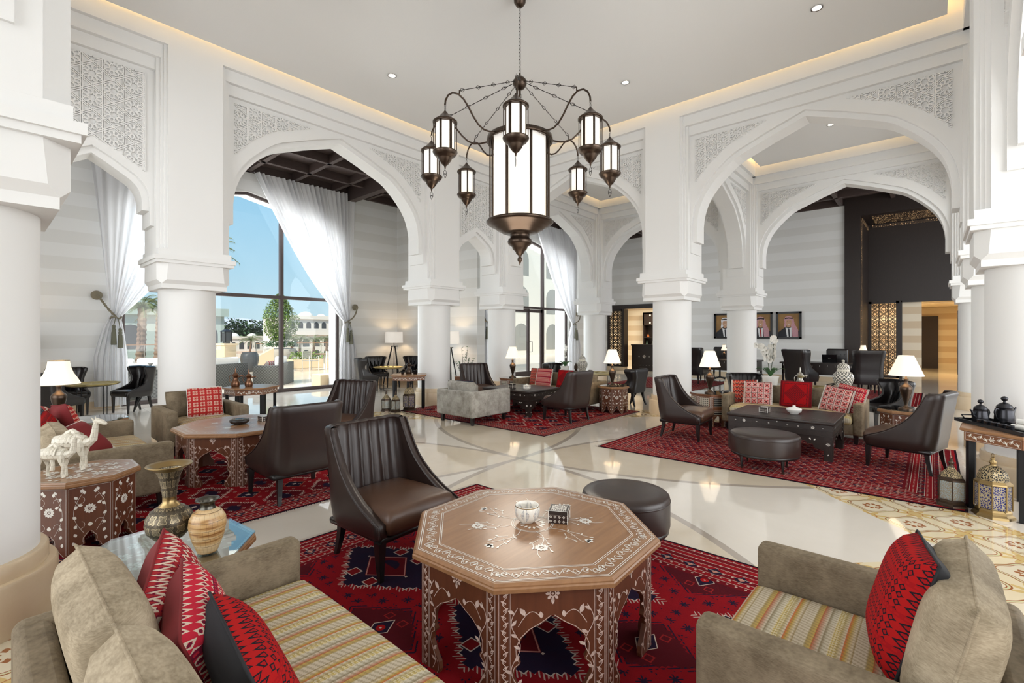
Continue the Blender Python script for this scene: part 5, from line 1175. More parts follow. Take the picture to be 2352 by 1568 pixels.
# ---------------------------------------------------------------- chandelier
CHX, CHY = 4.69, 4.02
ch = empty('chandelier', (CHX, CHY, 0), 0, 'large hanging brass chandelier with a frosted drum and eight small lanterns', 'chandelier')
def links(m, p, q, s=.03, big=()):
    p, q = Vector(p), Vector(q); L = (q-p).length; n = max(2, int(L/s)); d = (q-p)/L; a = d.cross(Vector((0, 0, 1)));
    if a.length < .1: a = Vector((1, 0, 0))
    a.normalize(); b = d.cross(a)
    for i in range(n):
        c = p+(q-p)*((i+.5)/n); w = .34*s*(1.9 if i in big else .8); l = s*(.62); o = a if i % 2 else b
        m.tube([c+d*(l*math.cos(t))+o*(w*math.sin(t)) for t in [2*PI*k/8 for k in range(9)]], .0028, 3, cap=False, smooth=False)
def orn_chain(m, p, q, r=.020):      # chain of small rings and open diamonds
    p, q = Vector(p), Vector(q); L = (q-p).length; n = int(L/.085); d = (q-p)/L; a = d.cross(Vector((0, 0, 1))).normalized(); b = d.cross(a)
    for i in range(n):
        c0 = p+(q-p)*(i/n); c1 = p+(q-p)*((i+1)/n)
        if i % 3 == 1:
            for k in range(4):
                o = (a*math.cos(k*PI/2)+b*math.sin(k*PI/2)); m.tube([c0, (c0+c1)/2+o*.022, c1], .003, 4, cap=False)
        else: m.tube([c0, (c0+c1)/2+a*.007, c1], .003, 4, cap=False); m.tube([c0, (c0+c1)/2-a*.007, c1], .003, 4, cap=False)
m = MB(); m.lathe([(.0001, 5.86), (.04, 5.87), (.075, 5.92), (.08, 5.97), (.07, 6.01)], n=24); m.build('ceiling_rose', M['bronze'], ch)
m = MB(); links(m, (0, 0, 5.87), (0, 0, 4.95), .045); m.build('suspension_chain', M['chain'], ch)
m = MB(); m.lathe([(.0001, 4.78), (.05, 4.80), (.088, 4.85), (.09, 4.88), (.088, 4.905), (.05, 4.95), (.012, 4.97), (.012, 5.0)], n=28); m.build('ball_hub', M['bronze'], ch)
m = MB(); m.tube([(0, 0, 4.8), (0, 0, 4.2)], .014, 8); m.build('central_rod', M['bronze'], ch)
m = MB()
m.lathe([(.400, 4.105), (.425, 4.10), (.432, 4.115), (.425, 4.16), (.400, 4.16)], n=48, cap=False); m.lathe([(.30, 4.19), (.40, 4.16)], n=48, cap=False); m.lathe([(.0001, 4.20), (.30, 4.19)], n=48, cap=False)
m.build('top_ring', M['bronze'], ch)
m = MB(); m.lathe([(.365, 3.08), (.365, 4.13)], n=8, cap=False, ph=PI/8, smooth=False); m.build('frosted_drum', M['frost'], ch)
for k in range(8):
    a = PI/8+PI/4*k+.68; m = MB(); c, s_ = math.cos(a), math.sin(a)
    m.tube([(.372*c, .372*s_, 3.08), (.372*c, .372*s_, 4.13)], .014, 4); m.tube([(.405*c, .405*s_, 3.06), (.405*c, .405*s_, 4.13)], .010, 6); m.build('drum_rib', M['bronze'], ch)
m = MB(); m.lathe([(.36, 3.09), (.42, 3.085), (.435, 3.07), (.435, 3.055), (.405, 3.03), (.385, 3.03), (.36, 3.005), (.33, 3.0), (.30, 2.965), (.26, 2.955), (.235, 2.93), (.19, 2.92), (.13, 2.915), (.125, 2.86), (.15, 2.84), (.16, 2.81), (.15, 2.78), (.10, 2.745), (.095, 2.72), (.055, 2.68), (.05, 2.66), (.022, 2.635), (.02, 2.61), (.032, 2.59), (.03, 2.57), (.012, 2.54), (.0001, 2.50)], n=48)
m.build('bottom_finial', M['bronze'], ch)
LN = []
def hang_lantern(parent, loc, a):
    r = empty('hanging_lantern', loc, a); r.parent = parent
    m = MB(); m.lathe([(.006, .135), (.02, .115), (.045, .085), (.08, .05), (.12, .02), (.14, .004), (.14, -.012), (.125, -.014)], n=24); m.lathe([(.125, -.33), (.14, -.335), (.142, -.345), (.115, -.385), (.085, -.40), (.078, -.415), (.066, -.44), (.04, -.475), (.012, -.50), (.006, -.53), (.0001, -.535)], n=24); m.build('metal_caps', M['bronze'], r)
    m = MB(); m.lathe([(.105, -.335), (.105, -.012)], n=6, cap=False, ph=PI/6, smooth=False); m.build('frosted_panes', M['frost'], r)
    m = MB()
    for k in range(6):
        b = PI/6+PI/3*k; c, s_ = math.cos(b), math.sin(b); m.box((.106*c, .106*s_, -.17), (.010, .020, .325), b)
        if 1: m.tube([(.13*c, .13*s_, -.34), (.13*c, .13*s_, 0)], .005, 5)
    m.build('ribs', M['bronze'], r)
    m = MB(); 
    for sg in (-1, 1): m.tube([(0, 0, -.535), (sg*.018, 0, -.565), (sg*.018, 0, -.60), (0, 0, -.64)], .003, 4)
    m.tube([(-.018, 0, -.58), (.018, 0, -.60)], .003, 4); m.tube([(.018, 0, -.58), (-.018, 0, -.60)], .003, 4); m.build('pendant_drop', M['chain'], r)
    m = MB(); links(m, (0, 0, .13), (0, 0, .22), .04); m.build('hook_chain', M['chain'], r)
    return r
A0 = math.radians(218.5)
for k in range(8):
    a = A0+PI/4*k; c, s_ = math.cos(a), math.sin(a)
    rad = lambda r_, z: (r_*c, r_*s_, z)
    P = [(.42, 4.12), (.52, 4.10), (.60, 4.10), (.68, 4.135), (.76, 4.21), (.83, 4.30), (.90, 4.37), (.98, 4.405), (1.06, 4.39), (1.12, 4.34), (1.155, 4.27), (1.16, 4.22)]
    m = MB(); m.tube([rad(*p) for p in P], .011, 8); m.tube([rad(.96, 4.40), rad(.96, 4.45)], .008, 6); m.build('arm', M['bronze'], ch)
    m = MB(); orn_chain(m, rad(.09, 4.87), rad(.96, 4.45)); m.build('stay_chain', M['chain'], ch)
    hang_lantern(ch, rad(1.16, 4.02), a)
l = bpy.data.lights.new('drum_lamp', 'POINT'); l.energy = 40; l.shadow_soft_size = .45; l.color = (1, .90, .76); o = bpy.data.objects.new('drum_lamp', l); COL.objects.link(o); o.parent = ch; o.location = (0, 0, 2.2)
# ---------------------------------------------------------------- small things on the tables
def thing(name, mb, mats, loc, label, cat, rz=0, group=None): o = mb.build(name, mats, None, loc, rz); return tag(o, label, cat, group)
m = MB(); m.lathe([(.038, 0), (.042, .004), (.062, .025), (.070, .05), (.071, .072), (.066, .09), (.064, .094), (.060, .092), (.062, .07), (.058, .03), (.04, .012), (.0001, .010)], n=40)
bw = thing('painted_bowl', m, M['bowl'], (2.035, 1.69, .5645), 'white ceramic bowl painted with blue and rust diamonds on the front table', 'bowl')
m = MB(); m.lathe([(.0675, .083), (.0662, .0915)], n=40, cap=False); m.build('gilt_rim', M['brass'], bw)
def mosaic_box(loc, w, d, h, rz, label, mat='mosaic', top='mosaic_top'):
    m = MB(); m.b2(-w/2, w/2, -d/2, d/2, 0, h*.66); o = thing('mosaic_box', m, M[mat], loc, label, 'box', rz)
    m = MB(); m.b2(-w/2-.002, w/2+.002, -d/2-.002, d/2+.002, h*.68, h); m.b2(-w/2*.78, w/2*.78, -d/2*.78, d/2*.78, h, h+.001, 1); m.build('lid', [M['darkwood'], M[top]], o)
    m = MB()
    for a, b in ((-1, -1), (1, -1), (1, 1), (-1, 1)): m.tube([(a*w/2, b*d/2, 0), (a*w/2, b*d/2, h)], .003, 6)
    for z in (h, h*.68): m.tube([(-w/2, -d/2, z), (w/2, -d/2, z), (w/2, d/2, z), (-w/2, d/2, z), (-w/2, -d/2, z)], .002, 4)
    m.build('bone_edging', M['pearl'], o); return o
mosaic_box((2.165, 1.565, .5645), .105, .105, .068, .5, 'small inlaid mosaic box with star lid beside the painted bowl')
mosaic_box((2.33, 6.03, .572), .16, .11, .055, .1, 'dark inlaid box beside the black bowl on the second octagonal table')
mosaic_box((7.47, 1.80, .502), .15, .11, .075, .05, 'black and white mosaic tissue box on the long carved table')
mosaic_box((7.36, 6.52, .502), .12, .10, .09, .1, 'dark tissue box on the square black table')
mosaic_box((8.83, 2.75, .584), .16, .11, .03, .4, 'flat dark phone charger box beside the lamp on the mosaic table', 'black', 'black')
m = MB(); m.lathe([(.05, 0), (.085, .012), (.105, .035), (.10, .055), (.07, .062), (.045, .058), (.0001, .05)], n=36); bb = thing('studded_bowl', m, M['ebony'], (2.02, 6.0, .572), 'round black studded bowl on the second octagonal table', 'bowl')
m = MB(); v = MB()
for i in range(90):
    t = i/90; ph = i*2.39996; rr = .048+.052*math.sqrt(t); z = .060-.022*t*t; v.lathe([(.006, 0), (.004, .004), (.0001, .005)], (rr*math.cos(ph), rr*math.sin(ph), z), 6)
v.build('brass_beads', M['brass'], bb)
m = MB(); m.lathe([(.05, 0), (.055, .01), (.085, .03), (.095, .055), (.098, .06), (.090, .075), (.05, .09), (.02, .098), (.018, .105), (.022, .112), (.0001, .118)], n=36); thing('lidded_dish', m, M['white'], (7.58, 1.45, .502), 'white lidded porcelain dish on the long carved table', 'dish')
m = MB(); m.lathe([(.075, 0), (.075, .02), (.078, .022), (.078, .04), (.075, .042), (.075, .06), (.08, .062), (.08, .072), (.04, .082), (.01, .085), (.014, .10), (.0001, .105)], n=36); thing('round_box', m, M['bowl'], (7.48, 6.22, .502), 'round banded lidded box on the square black table', 'box')
# brass and bone vases
m = MB(); m.lathe([(.058, 0), (.060, .012), (.045, .022), (.032, .04), (.034, .05), (.062, .068), (.090, .10), (.099, .135), (.096, .165), (.078, .195), (.055, .212), (.036, .222)], n=48)
vz = thing('brass_vase', m, M['engraved'], (.615, 2.74, .567), 'tall engraved brass vase with a flaring mouth on the glass topped table', 'vase')
m = MB(); m.lathe([(.050, .210), (.040, .224), (.029, .236), (.028, .262), (.030, .264)], n=40, cap=False); m.build('neck_collar', M['brass'], vz)
m = MB(); m.lathe([(.028, .26), (.034, .31), (.044, .36), (.058, .39)], n=48, cap=False); m.lathe([(.057, .389), (.043, .36), (.033, .31)], n=48, cap=False); m.build('trumpet_neck', M['engraved'], vz)
m = MB(); m.lathe([(.058, .388), (.082, .405), (.095, .412), (.094, .415), (.080, .409), (.057, .392)], n=48, cap=False); m.build('lip', M['brass'], vz)
m = MB(); m.lathe([(.042, 0), (.050, .02), (.068, .07), (.079, .125), (.076, .16), (.060, .19), (.036, .205)], n=48); vs = thing('bone_vase', m, M['bonevase'], (.735, 2.60, .567), 'squat cream and brown bone tiled vase with a pewter neck', 'vase')
m = MB(); m.lathe([(.036, .203), (.030, .215), (.031, .235), (.045, .243), (.052, .247), (.050, .251), (.040, .247), (.027, .237), (.024, .20)], n=40, cap=False); m.build('pewter_neck', M['antique'], vs)
# ---------------------------------------------------------------- camels
def camel(loc, rz, s, label):
    r = empty('camel_figurine', loc, rz, label, 'figurine', 'white bone camel figurines'); r.scale = (s, s, s)
    m = MB()
    def ell(path, rad, n=10): m.tube(path, rad, n, smooth=False)
    ell([(-.135, 0, .195), (-.11, 0, .205), (-.05, 0, .205), (.02, 0, .205), (.08, 0, .20), (.105, 0, .195)], [.012, .045, .056, .055, .048, .015])
    ell([(-.04, 0, .235), (-.02, 0, .265), (0, 0, .285), (.02, 0, .262), (.04, 0, .235)], [.03, .03, .018, .026, .022], 8)
    ell([(.075, 0, .20), (.115, 0, .195), (.145, 0, .22), (.155, 0, .27), (.162, 0, .325), (.17, 0, .345)], [.036, .034, .026, .021, .018, .017], 8)
    m.build('body', M['camel'], r); m = MB()
    m.tube([(.150, 0, .352), (.172, 0, .358), (.20, 0, .350), (.225, 0, .338), (.238, 0, .332)], [.014, .020, .019, .014, .008], 8, smooth=False)
    for q in (-1, 1): m.tube([(.155, q*.012, .365), (.145, q*.02, .385)], [.007, .002], 5)
    m.build('head', M['camel'], r)
    for x, y, k in ((.075, .03, -.01), (.070, -.03, .025), (-.095, .03, .02), (-.10, -.03, -.015)):
        m = MB(); m.tube([(x, y*.8, .195), (x+k*.3, y, .14), (x+k, y, .09), (x+k*.6, y, .04), (x+k, y, 0)], [.032, .021, .013, .012, .017], 7, smooth=False); m.build('leg', M['camel'], r)
    m = MB(); m.tube([(-.135, 0, .20), (-.15, 0, .17), (-.148, 0, .12)], [.006, .004, .008], 5); m.build('tail', M['camel'], r)
    m = MB(); m.grid(lambda u, v: (-.055+.10*u, (.060*math.cos(PI*(v)) if True else 0), .205+.062*math.sin(PI*v)+.006*math.sin(u*20)), 8, 12, False); m.build('saddle_cloth', M['camel'], r)
    return r
camel((.50, 5.05, .551), -.75, 1.05, 'taller white bone camel with raised head on the small octagonal table'); camel((.385, 4.86, .551), -.75, .84, 'smaller white bone camel partly hidden by the nearest column')
# ---------------------------------------------------------------- coffee pots, glasses, tray
def dallah(label, loc, rz, mat, s=1, name='coffee_pot', group=None):
    r = empty(name, loc, rz, label, 'coffee pot', group); r.scale = (s, s, s)
    m = MB(); m.lathe([(.058, 0), (.060, .008), (.068, .04), (.066, .07), (.045, .11), (.034, .14), (.040, .17), (.052, .19)], n=28); m.build('pot_body', mat, r)
    m = MB(); m.lathe([(.053, .19), (.050, .197), (.035, .22), (.016, .235), (.010, .25), (.016, .262), (.008, .275), (.011, .29), (.004, .31), (.0001, .325)], n=20); m.build('pot_lid', mat, r)
    m = MB(); m.tube([(.045, 0, .165), (.085, 0, .180), (.115, 0, .185), (.125, 0, .178), (.10, 0, .155)], [.014, .014, .010, .004, .003], 8); m.build('spout', mat, r)
    m = MB(); m.tube([(-.045, 0, .18), (-.08, 0, .185), (-.10, 0, .155), (-.098, 0, .11), (-.075, 0, .075), (-.06, 0, .07)], .006, 7); m.build('handle', mat, r)
    return r
CP = 'copper coffee pots on the window side table'
dallah('copper coffee pot with curled handle, left of the pair before the window', (2.86, 8.68, .741), -.7, M['copper'], 1, group=CP); dallah('copper coffee pot with long spout, right of the pair before the window', (3.02, 8.55, .741), -.7, M['copper'], .92, group=CP)
dallah('dark coffee pot on the tall table above the lanterns', (6.38, 8.72, .741), -.7, M['bronze'], 1.05)
dallah('slender pewter coffee pot on the brass tray behind the long sofa', (9.80, 1.78, .661), -.7, M['silver'], 1.15)
def glass(label, loc, group, mat='darkmetal', s=1):
    m = MB(); m.lathe([(.022*s, 0), (.028*s, .004), (.030*s, .05*s), (.032*s, .055*s), (.027*s, .05*s), (.024*s, .01)], n=18); return thing('tea_glass', m, M[mat], loc, label, 'glass', 0, group)
glass('small tea glass left of the dark coffee pot', (6.22, 8.73, .741), 'tea glasses on the tall tables'); glass('taller tea glass right of the dark coffee pot', (6.45, 8.58, .741), 'tea glasses on the tall tables', s=1.5)
tr = empty('serving_tray', (6.28, -.50, .742), -2.6, 'long black serving tray with coffee pots and tea glasses', 'tray')
m = MB(); m.b2(-.40, .40, -.15, .15, 0, .010); m.build('tray_base', M['black'], tr); m = MB()
for a in ((-.40, .40, -.155, -.145), (-.40, .40, .145, .155), (-.40, -.39, -.15, .15), (.39, .40, -.15, .15)): m.b2(*a, 0, .032)
m.build('rim', M['black'], tr); m = MB()
for s_ in (-1, 1): m.tube([(s_*.40, -.07, .03), (s_*.43, -.07, .055), (s_*.43, .07, .055), (s_*.40, .07, .03)], .007, 6)
m.build('handles', M['black'], tr)
def teapot(label, loc, rz, s):
    r = empty('teapot', loc, rz, label, 'teapot', 'black coffee pots on the serving tray'); r.scale = (s, s, s); mt = M['darkmetal']
    m = MB(); m.lathe([(.062, 0), (.066, .01), (.064, .05), (.058, .10), (.052, .125), (.056, .13)], n=28); m.build('pot_body', mt, r)
    m = MB(); m.lathe([(.055, .13), (.046, .148), (.025, .165), (.010, .172), (.008, .182), (.020, .190), (.024, .205), (.016, .218), (.0001, .224)], n=22); m.build('pot_lid', mt, r)
    m = MB(); m.tube([(.055, 0, .05), (.085, 0, .07), (.095, 0, .105), (.115, 0, .125)], [.016, .012, .009, .006], 8); m.build('spout', mt, r)
    m = MB(); m.tube([(-.055, 0, .115), (-.09, 0, .12), (-.10, 0, .09), (-.085, 0, .045), (-.06, 0, .03)], .007, 7); m.build('handle', mt, r)
    return r
teapot('black coffee pot with knobbed lid, left of the two on the tray', (6.52, -.35, .752), 2.4, .98); teapot('larger black coffee pot with big handle, right of the two on the tray', (6.60, -.52, .752), -.7, 1.15)
for i in range(5):
    t = i/4; glass('dark tea glass in the row along the front of the serving tray', (6.30-.26*t, -.34-.17*t, .752), 'row of dark tea glasses on the tray', s=.95)
for i, (dx, dy, dz, lb) in enumerate(((0, 0, 0, 'rolled white towel at the front of the tray'), (.05, -.04, 0, 'rolled white towel beside another on the tray'), (.10, -.08, 0, 'rolled white towel farthest back on the tray'), (.05, -.04, .045, 'rolled white towel stacked on top of the others'))):
    m = MB(); m.tube([(6.16+dx-.05, -.58+dy-.04, .776+dz), (6.16+dx+.05, -.58+dy+.04, .776+dz)], .023, 12); m.tube([(6.16+dx-.051, -.58+dy-.041, .776+dz), (6.16+dx-.048, -.58+dy-.039, .776+dz)], .013, 10)
    thing('rolled_towel', m, M['white'], (0, 0, 0), lb, 'towel', 0, 'rolled towels on the tray')
# ---------------------------------------------------------------- floor lanterns
def lantern(label, loc, rz, s, n, glassm, metal='bronze', dome=True, group='metal floor lanterns'):
    r = empty('floor_lantern', loc, rz, label, 'lantern', group); r.scale = (s, s, s)
    ph = PI/n; mt = M[metal]; 
    m = MB(); m.lathe([(.145, 0), (.14, .02), (.12, .035), (.12, .055), (.105, .075)], n=n, smooth=False, ph=ph); m.build('base', mt, r)
    m = MB(); m.lathe([(.112, .075), (.118, .09), (.118, .27), (.112, .285)], n=n, smooth=False, ph=ph, cap=False); m.build('pierced_panels', M[glassm], r)
    m = MB()
    for k in range(n): a = ph+2*PI*k/n; m.tube([(.121*math.cos(a), .121*math.sin(a), .07), (.121*math.cos(a), .121*math.sin(a), .29)], .006, 5)
    m.lathe([(.118, .28), (.128, .288), (.125, .30), (.105, .32)], n=n, smooth=False, ph=ph, cap=False); m.build('corner_bars', mt, r)
    m = MB(); m.lathe([(.105, .318), (.104, .335), (.100, .36), (.085, .40), (.055, .43), (.03, .445)] if dome else [(.105, .318), (.10, .34), (.07, .375), (.035, .41), (.028, .43)], n=n, smooth=False, ph=ph); m.build('pierced_dome', M['pierce_dark'], r)
    m = MB(); m.lathe([(.028, .44), (.018, .455), (.026, .468), (.026, .48), (.012, .492), (.018, .502), (.010, .515), (.0001, .525)], n=14); m.tube([(.022*math.cos(a), 0, .53+.022*math.sin(a)) for a in [2*PI*k/12 for k in range(13)]], .003, 5); m.build('finial_ring', mt, r)
    return r
lantern('largest lantern with blue glass under the tall table by the middle column', (6.10, 8.32, 0), .3, 1.12, 6, 'pierce_blue'); lantern('small lantern with pale glass, farther of the two by the large one', (5.73, 8.62, 0), .2, .82, 6, 'pierce_pale', dome=False)
lantern('small lantern with pale glass, in front of the other two lanterns', (5.80, 8.38, 0), .4, .82, 6, 'pierce_pale', dome=False)
lantern('large brass octagonal lantern with blue glass beside the right table', (5.98, -.40, 0), .3, 1.0, 8, 'pierce_blue', 'brass'); lantern('slim dark lantern standing on the rug corner beside the large brass one', (6.06, -.13, 0.008), .6, .84, 6, 'pierce_pale', dome=False)
# ---------------------------------------------------------------- jars, orchids, plants
def jar(label, loc, s):
    m = MB(); m.lathe([(.075, 0), (.08, .01), (.085, .05), (.115, .12), (.135, .19), (.13, .24), (.10, .28), (.075, .295)], n=40); o = thing('ginger_jar', m, M['trellis'], loc, label, 'jar', 0, 'black and white trellis jars'); o.scale = (s, s, s)
    m = MB(); m.lathe([(.078, .292), (.082, .30), (.082, .318), (.078, .325)], n=40); m.build('collar', M['offwhite'], o)
    m = MB(); m.lathe([(.080, .324), (.082, .35), (.072, .385), (.045, .41), (.018, .42), (.014, .43), (.022, .445), (.018, .458), (.0001, .468)], n=40); m.build('jar_lid', M['trellis'], o); return o
jar('large black and white trellis jar with lid behind the long sofa', (9.62, 1.12, .665), 1.12); jar('smaller black and white trellis jar with lid behind the middle sofa', (10.15, 6.62, .665), .98)
m = MB(); m.lathe([(.06, 0), (.055, .02), (.03, .04), (.045, .06), (.05, .13), (.035, .17), (.015, .2), (.0001, .24)], n=8, smooth=False); thing('small_lantern', m, M['bronze'], (10.22, 6.86, .665), 'small dark lantern beside the trellis jar on the middle brass tray', 'lantern')
def orchid(label, loc, rz, s, stems):
    r = empty('potted_orchid', loc, rz, label, 'orchid', 'white orchids in pots'); r.scale = (s, s, s)
    m = MB(); m.lathe([(.095, 0), (.10, .01), (.125, .16), (.13, .17), (.12, .165), (.11, .15)], n=36); m.lathe([(.0001, .145), (.112, .15)], n=24, cap=False); m.build('pot', M['white'], r)
    m = MB(); random.seed(4)
    for k in range(6):
        a = k*1.05+.4; L = random.uniform(.18, .28)
        def f(u, v): t = u; w = .038*math.sin(PI*min(1, t*1.02+.04))**.6; x = L*t; z = .15+.16*math.sin(t*2.0)-.03*t; y = (v*2-1)*w; return (x*math.cos(a)-y*math.sin(a), x*math.sin(a)+y*math.cos(a), z+.012*abs(v*2-1))
        m.grid(f, 10, 4)
    m.build('leaves', M['leaf'], r)
    for si, (dx, dy, H, arch) in enumerate(stems):
        P = []; n = 22
        for i in range(n+1):
            t = i/n; P.append((dx*t+arch*max(0, t-.62)**1.5*2.2, dy*t, .15+H*t-abs(arch)*max(0, t-.75)**2*4))
        m = MB(); m.tube(P, .005, 6); m.build('flower_stem', M['stem'], r); m = MB(); q = MB()
        for i in range(n-12, n+1):
            p = Vector(P[i]); sd = 1 if i % 2 else -1; c = p+Vector((random.uniform(-.01, .01), sd*.045, -.01+random.uniform(-.012, .012))); fa = random.uniform(-.5, .5)+PI
            m.tube([p, c], .002, 4)
            for k in range(5):
                a = 2*PI*k/5+PI/2; l, w = (.062, .046) if k in (1, 4) else (.052, .028)
                e1 = Vector((-math.sin(fa), math.cos(fa), 0)); e2 = Vector((0, 0, 1)); e3 = Vector((math.cos(fa), math.sin(fa), 0)); d = e1*math.cos(a)+e2*math.sin(a); t_ = e1*-math.sin(a)+e2*math.cos(a)
                pts = [c, c+d*l*.35+t_*w*.8+e3*.004, c+d*l*.8+t_*w*.6+e3*.008, c+d*l+e3*.005, c+d*l*.8-t_*w*.6+e3*.008, c+d*l*.35-t_*w*.8+e3*.004]
                q.add([tuple(x) for x in pts], [(0, 1, 2, 3, 4, 5)])
        m.build('stalks', M['stem'], r); q.build('blossoms', M['petal'], r)
    return r
orchid('white orchid in a white pot with two tall flowering stems behind the long sofa', (9.62, 2.22, .665), -.7, 1.12, ((-.05, .08, .60, -.30), (.04, -.06, .66, -.10)))
orchid('white orchid in a grey pot in front of the glass doors', (9.90, 6.98, .665), -.7, .9, ((.02, .0, .62, .0),))
# leafy plant in a square pot behind the lounge chair
pp = empty('potted_plant', (8.35, 9.05, 0), .3, 'dark green leafy plant in a square tan pot beside the middle column', 'plant')
m = MB(); m.box((0, 0, .27), (.36, .36, .54), taper=(.85, .85)); m.build('square_pot', M['oakside'], pp)
m = MB(); q = MB(); random.seed(7)
for k in range(9):
    a = 2*PI*k/9+random.uniform(-.2, .2); le = random.uniform(.10, .30); H = random.uniform(.35, .8); P = [(le*t*math.cos(a), le*t*math.sin(a), .5+H*t) for t in [i/9 for i in range(10)]]; m.tube(P, [.008-.0005*i for i in range(10)], 5)
    for i in range(2, 10):
        for sd in (-1, 1):
            p = Vector(P[i]); b = a+sd*1.2; d = Vector((math.cos(b), math.sin(b), .5)).normalized(); t_ = d.cross(Vector((0, 0, 1))).normalized(); l = .075; q.add([tuple(x) for x in (p, p+d*l*.4+t_*.02, p+d*l, p+d*l*.4-t_*.02)], [(0, 1, 2, 3)])
m.build('stems', M['stem'], pp); q.build('leaves', M['leaf'], pp)
# ---------------------------------------------------------------- desks
def desk(label, loc, L=2.0):
    r = empty('desk', loc, 0, label, 'desk', 'dark studded desks'); m = MB(); m.b2(-.42, .42, -L/2, L/2, .73, .77); m.build('desk_top', M['darkwood'], r)
    m = MB(); m.b2(-.38, -.34, -L/2+.06, L/2-.06, .42, .73); m.b2(-.38, .38, -L/2+.06, -L/2+.10, .42, .73); m.b2(-.38, .38, L/2-.10, L/2-.06, .42, .73); m.build('apron', M['darkwood'], r)
    m = MB()
    for i in range(24): m.lathe([(.010, 0), (.0001, .008)], (0, 0, 0), 8); 
    n8 = len(m.v)//24
    for i in range(24):
        for j in range(n8): x, y, z = m.v[i*n8+j]; m.v[i*n8+j] = (-.382-z, -L/2+.1+(L-.2)*(i % 12)/11+x, (.70 if i < 12 else .69-.02)+y)
    m.build('pearl_studs', M['pearl'], r)
    for a in (-.34, .34):
        for b in (-L/2+.08, -L/2+.30, L/2-.30, L/2-.08): m = MB(); m.lathe([(.025, 0), (.018, .05), (.03, .1), (.022, .2), (.032, .3), (.03, .42)], (a, b, 0), 12); m.build('leg', M['ebony'], r)
    return r
desk('long dark studded desk with a laptop in front of the portrait wall', (17.0, 2.42, 0), 2.3); desk('dark desk with a lamp partly hidden behind the middle columns', (17.0, 5.15, 0), 1.9)
def exec_chair(label, loc, rz):
    r = empty('office_chair', loc, rz, label, 'chair', 'tufted office chairs behind the desks')
    m = MB(); m.rbox((0, -.22, .84), (.58, .14, .66), .06, 3); m.build('backrest', M['leatherk'], r); m = MB()
    for i in range(5):
        for j in range(3): m.lathe([(.02, 0), (.012, .012), (.0001, .014)], (-.2+.1*i, -.145, .70+.14*j), 8)
    m.build('buttons', M['leatherk'], r)
    m = MB(); m.rbox((0, .05, .47), (.56, .52, .12), .04, 2); m.build('seat', M['leatherk'], r); m = MB(); m.lathe([(.03, .06), (.03, .42)], n=12)
    for k in range(5): a = 2*PI*k/5; m.tube([(0, 0, .10), (.28*math.cos(a), .28*math.sin(a), .04)], .02, 6)
    m.build('swivel_base', M['iron'], r)
exec_chair('black tufted office chair behind the laptop', (17.75, 2.25, 0), PI/2); exec_chair('black tufted office chair at the desk between the columns', (17.8, 5.75, 0), PI/2)
lp = empty('laptop', (16.95, 2.30, .772), 0, 'open grey laptop seen from behind on the long desk', 'laptop')
m = MB(); m.b2(-.10, .14, -.18, .18, 0, .015); m.build('keyboard_base', M['black'], lp); m = MB(); m.prism([(-.12, .012), (-.108, .012), (-.17, .25), (-.182, .25)], 'y', -.185, .185); m.build('screen_lid', M['darkmetal'], lp)
m = MB(); m.tube([(-.156+.0-.25*.0, .024*math.cos(a), .135+.024*math.sin(a)) for a in [2*PI*k/20 for k in range(21)]], .002, 4); m.tube([(-.158, .006, .118), (-.154, .009, .148)], .002, 4); m.tube([(-.156, -.006, .122), (-.152, -.009, .140)], .002, 4); m.build('round_logo', M['silver'], lp)
table_lamp('small bell lamp at the right end of the long desk', (16.95, 1.50, .772), .56, True, group='small desk lamps', rb=.17); table_lamp('small bell lamp on the desk between the middle columns', (17.0, 5.35, .772), .52, True, group='small desk lamps', rb=.15)
for o in [o for o in bpy.data.objects if o.name.startswith('bulb')]: pass
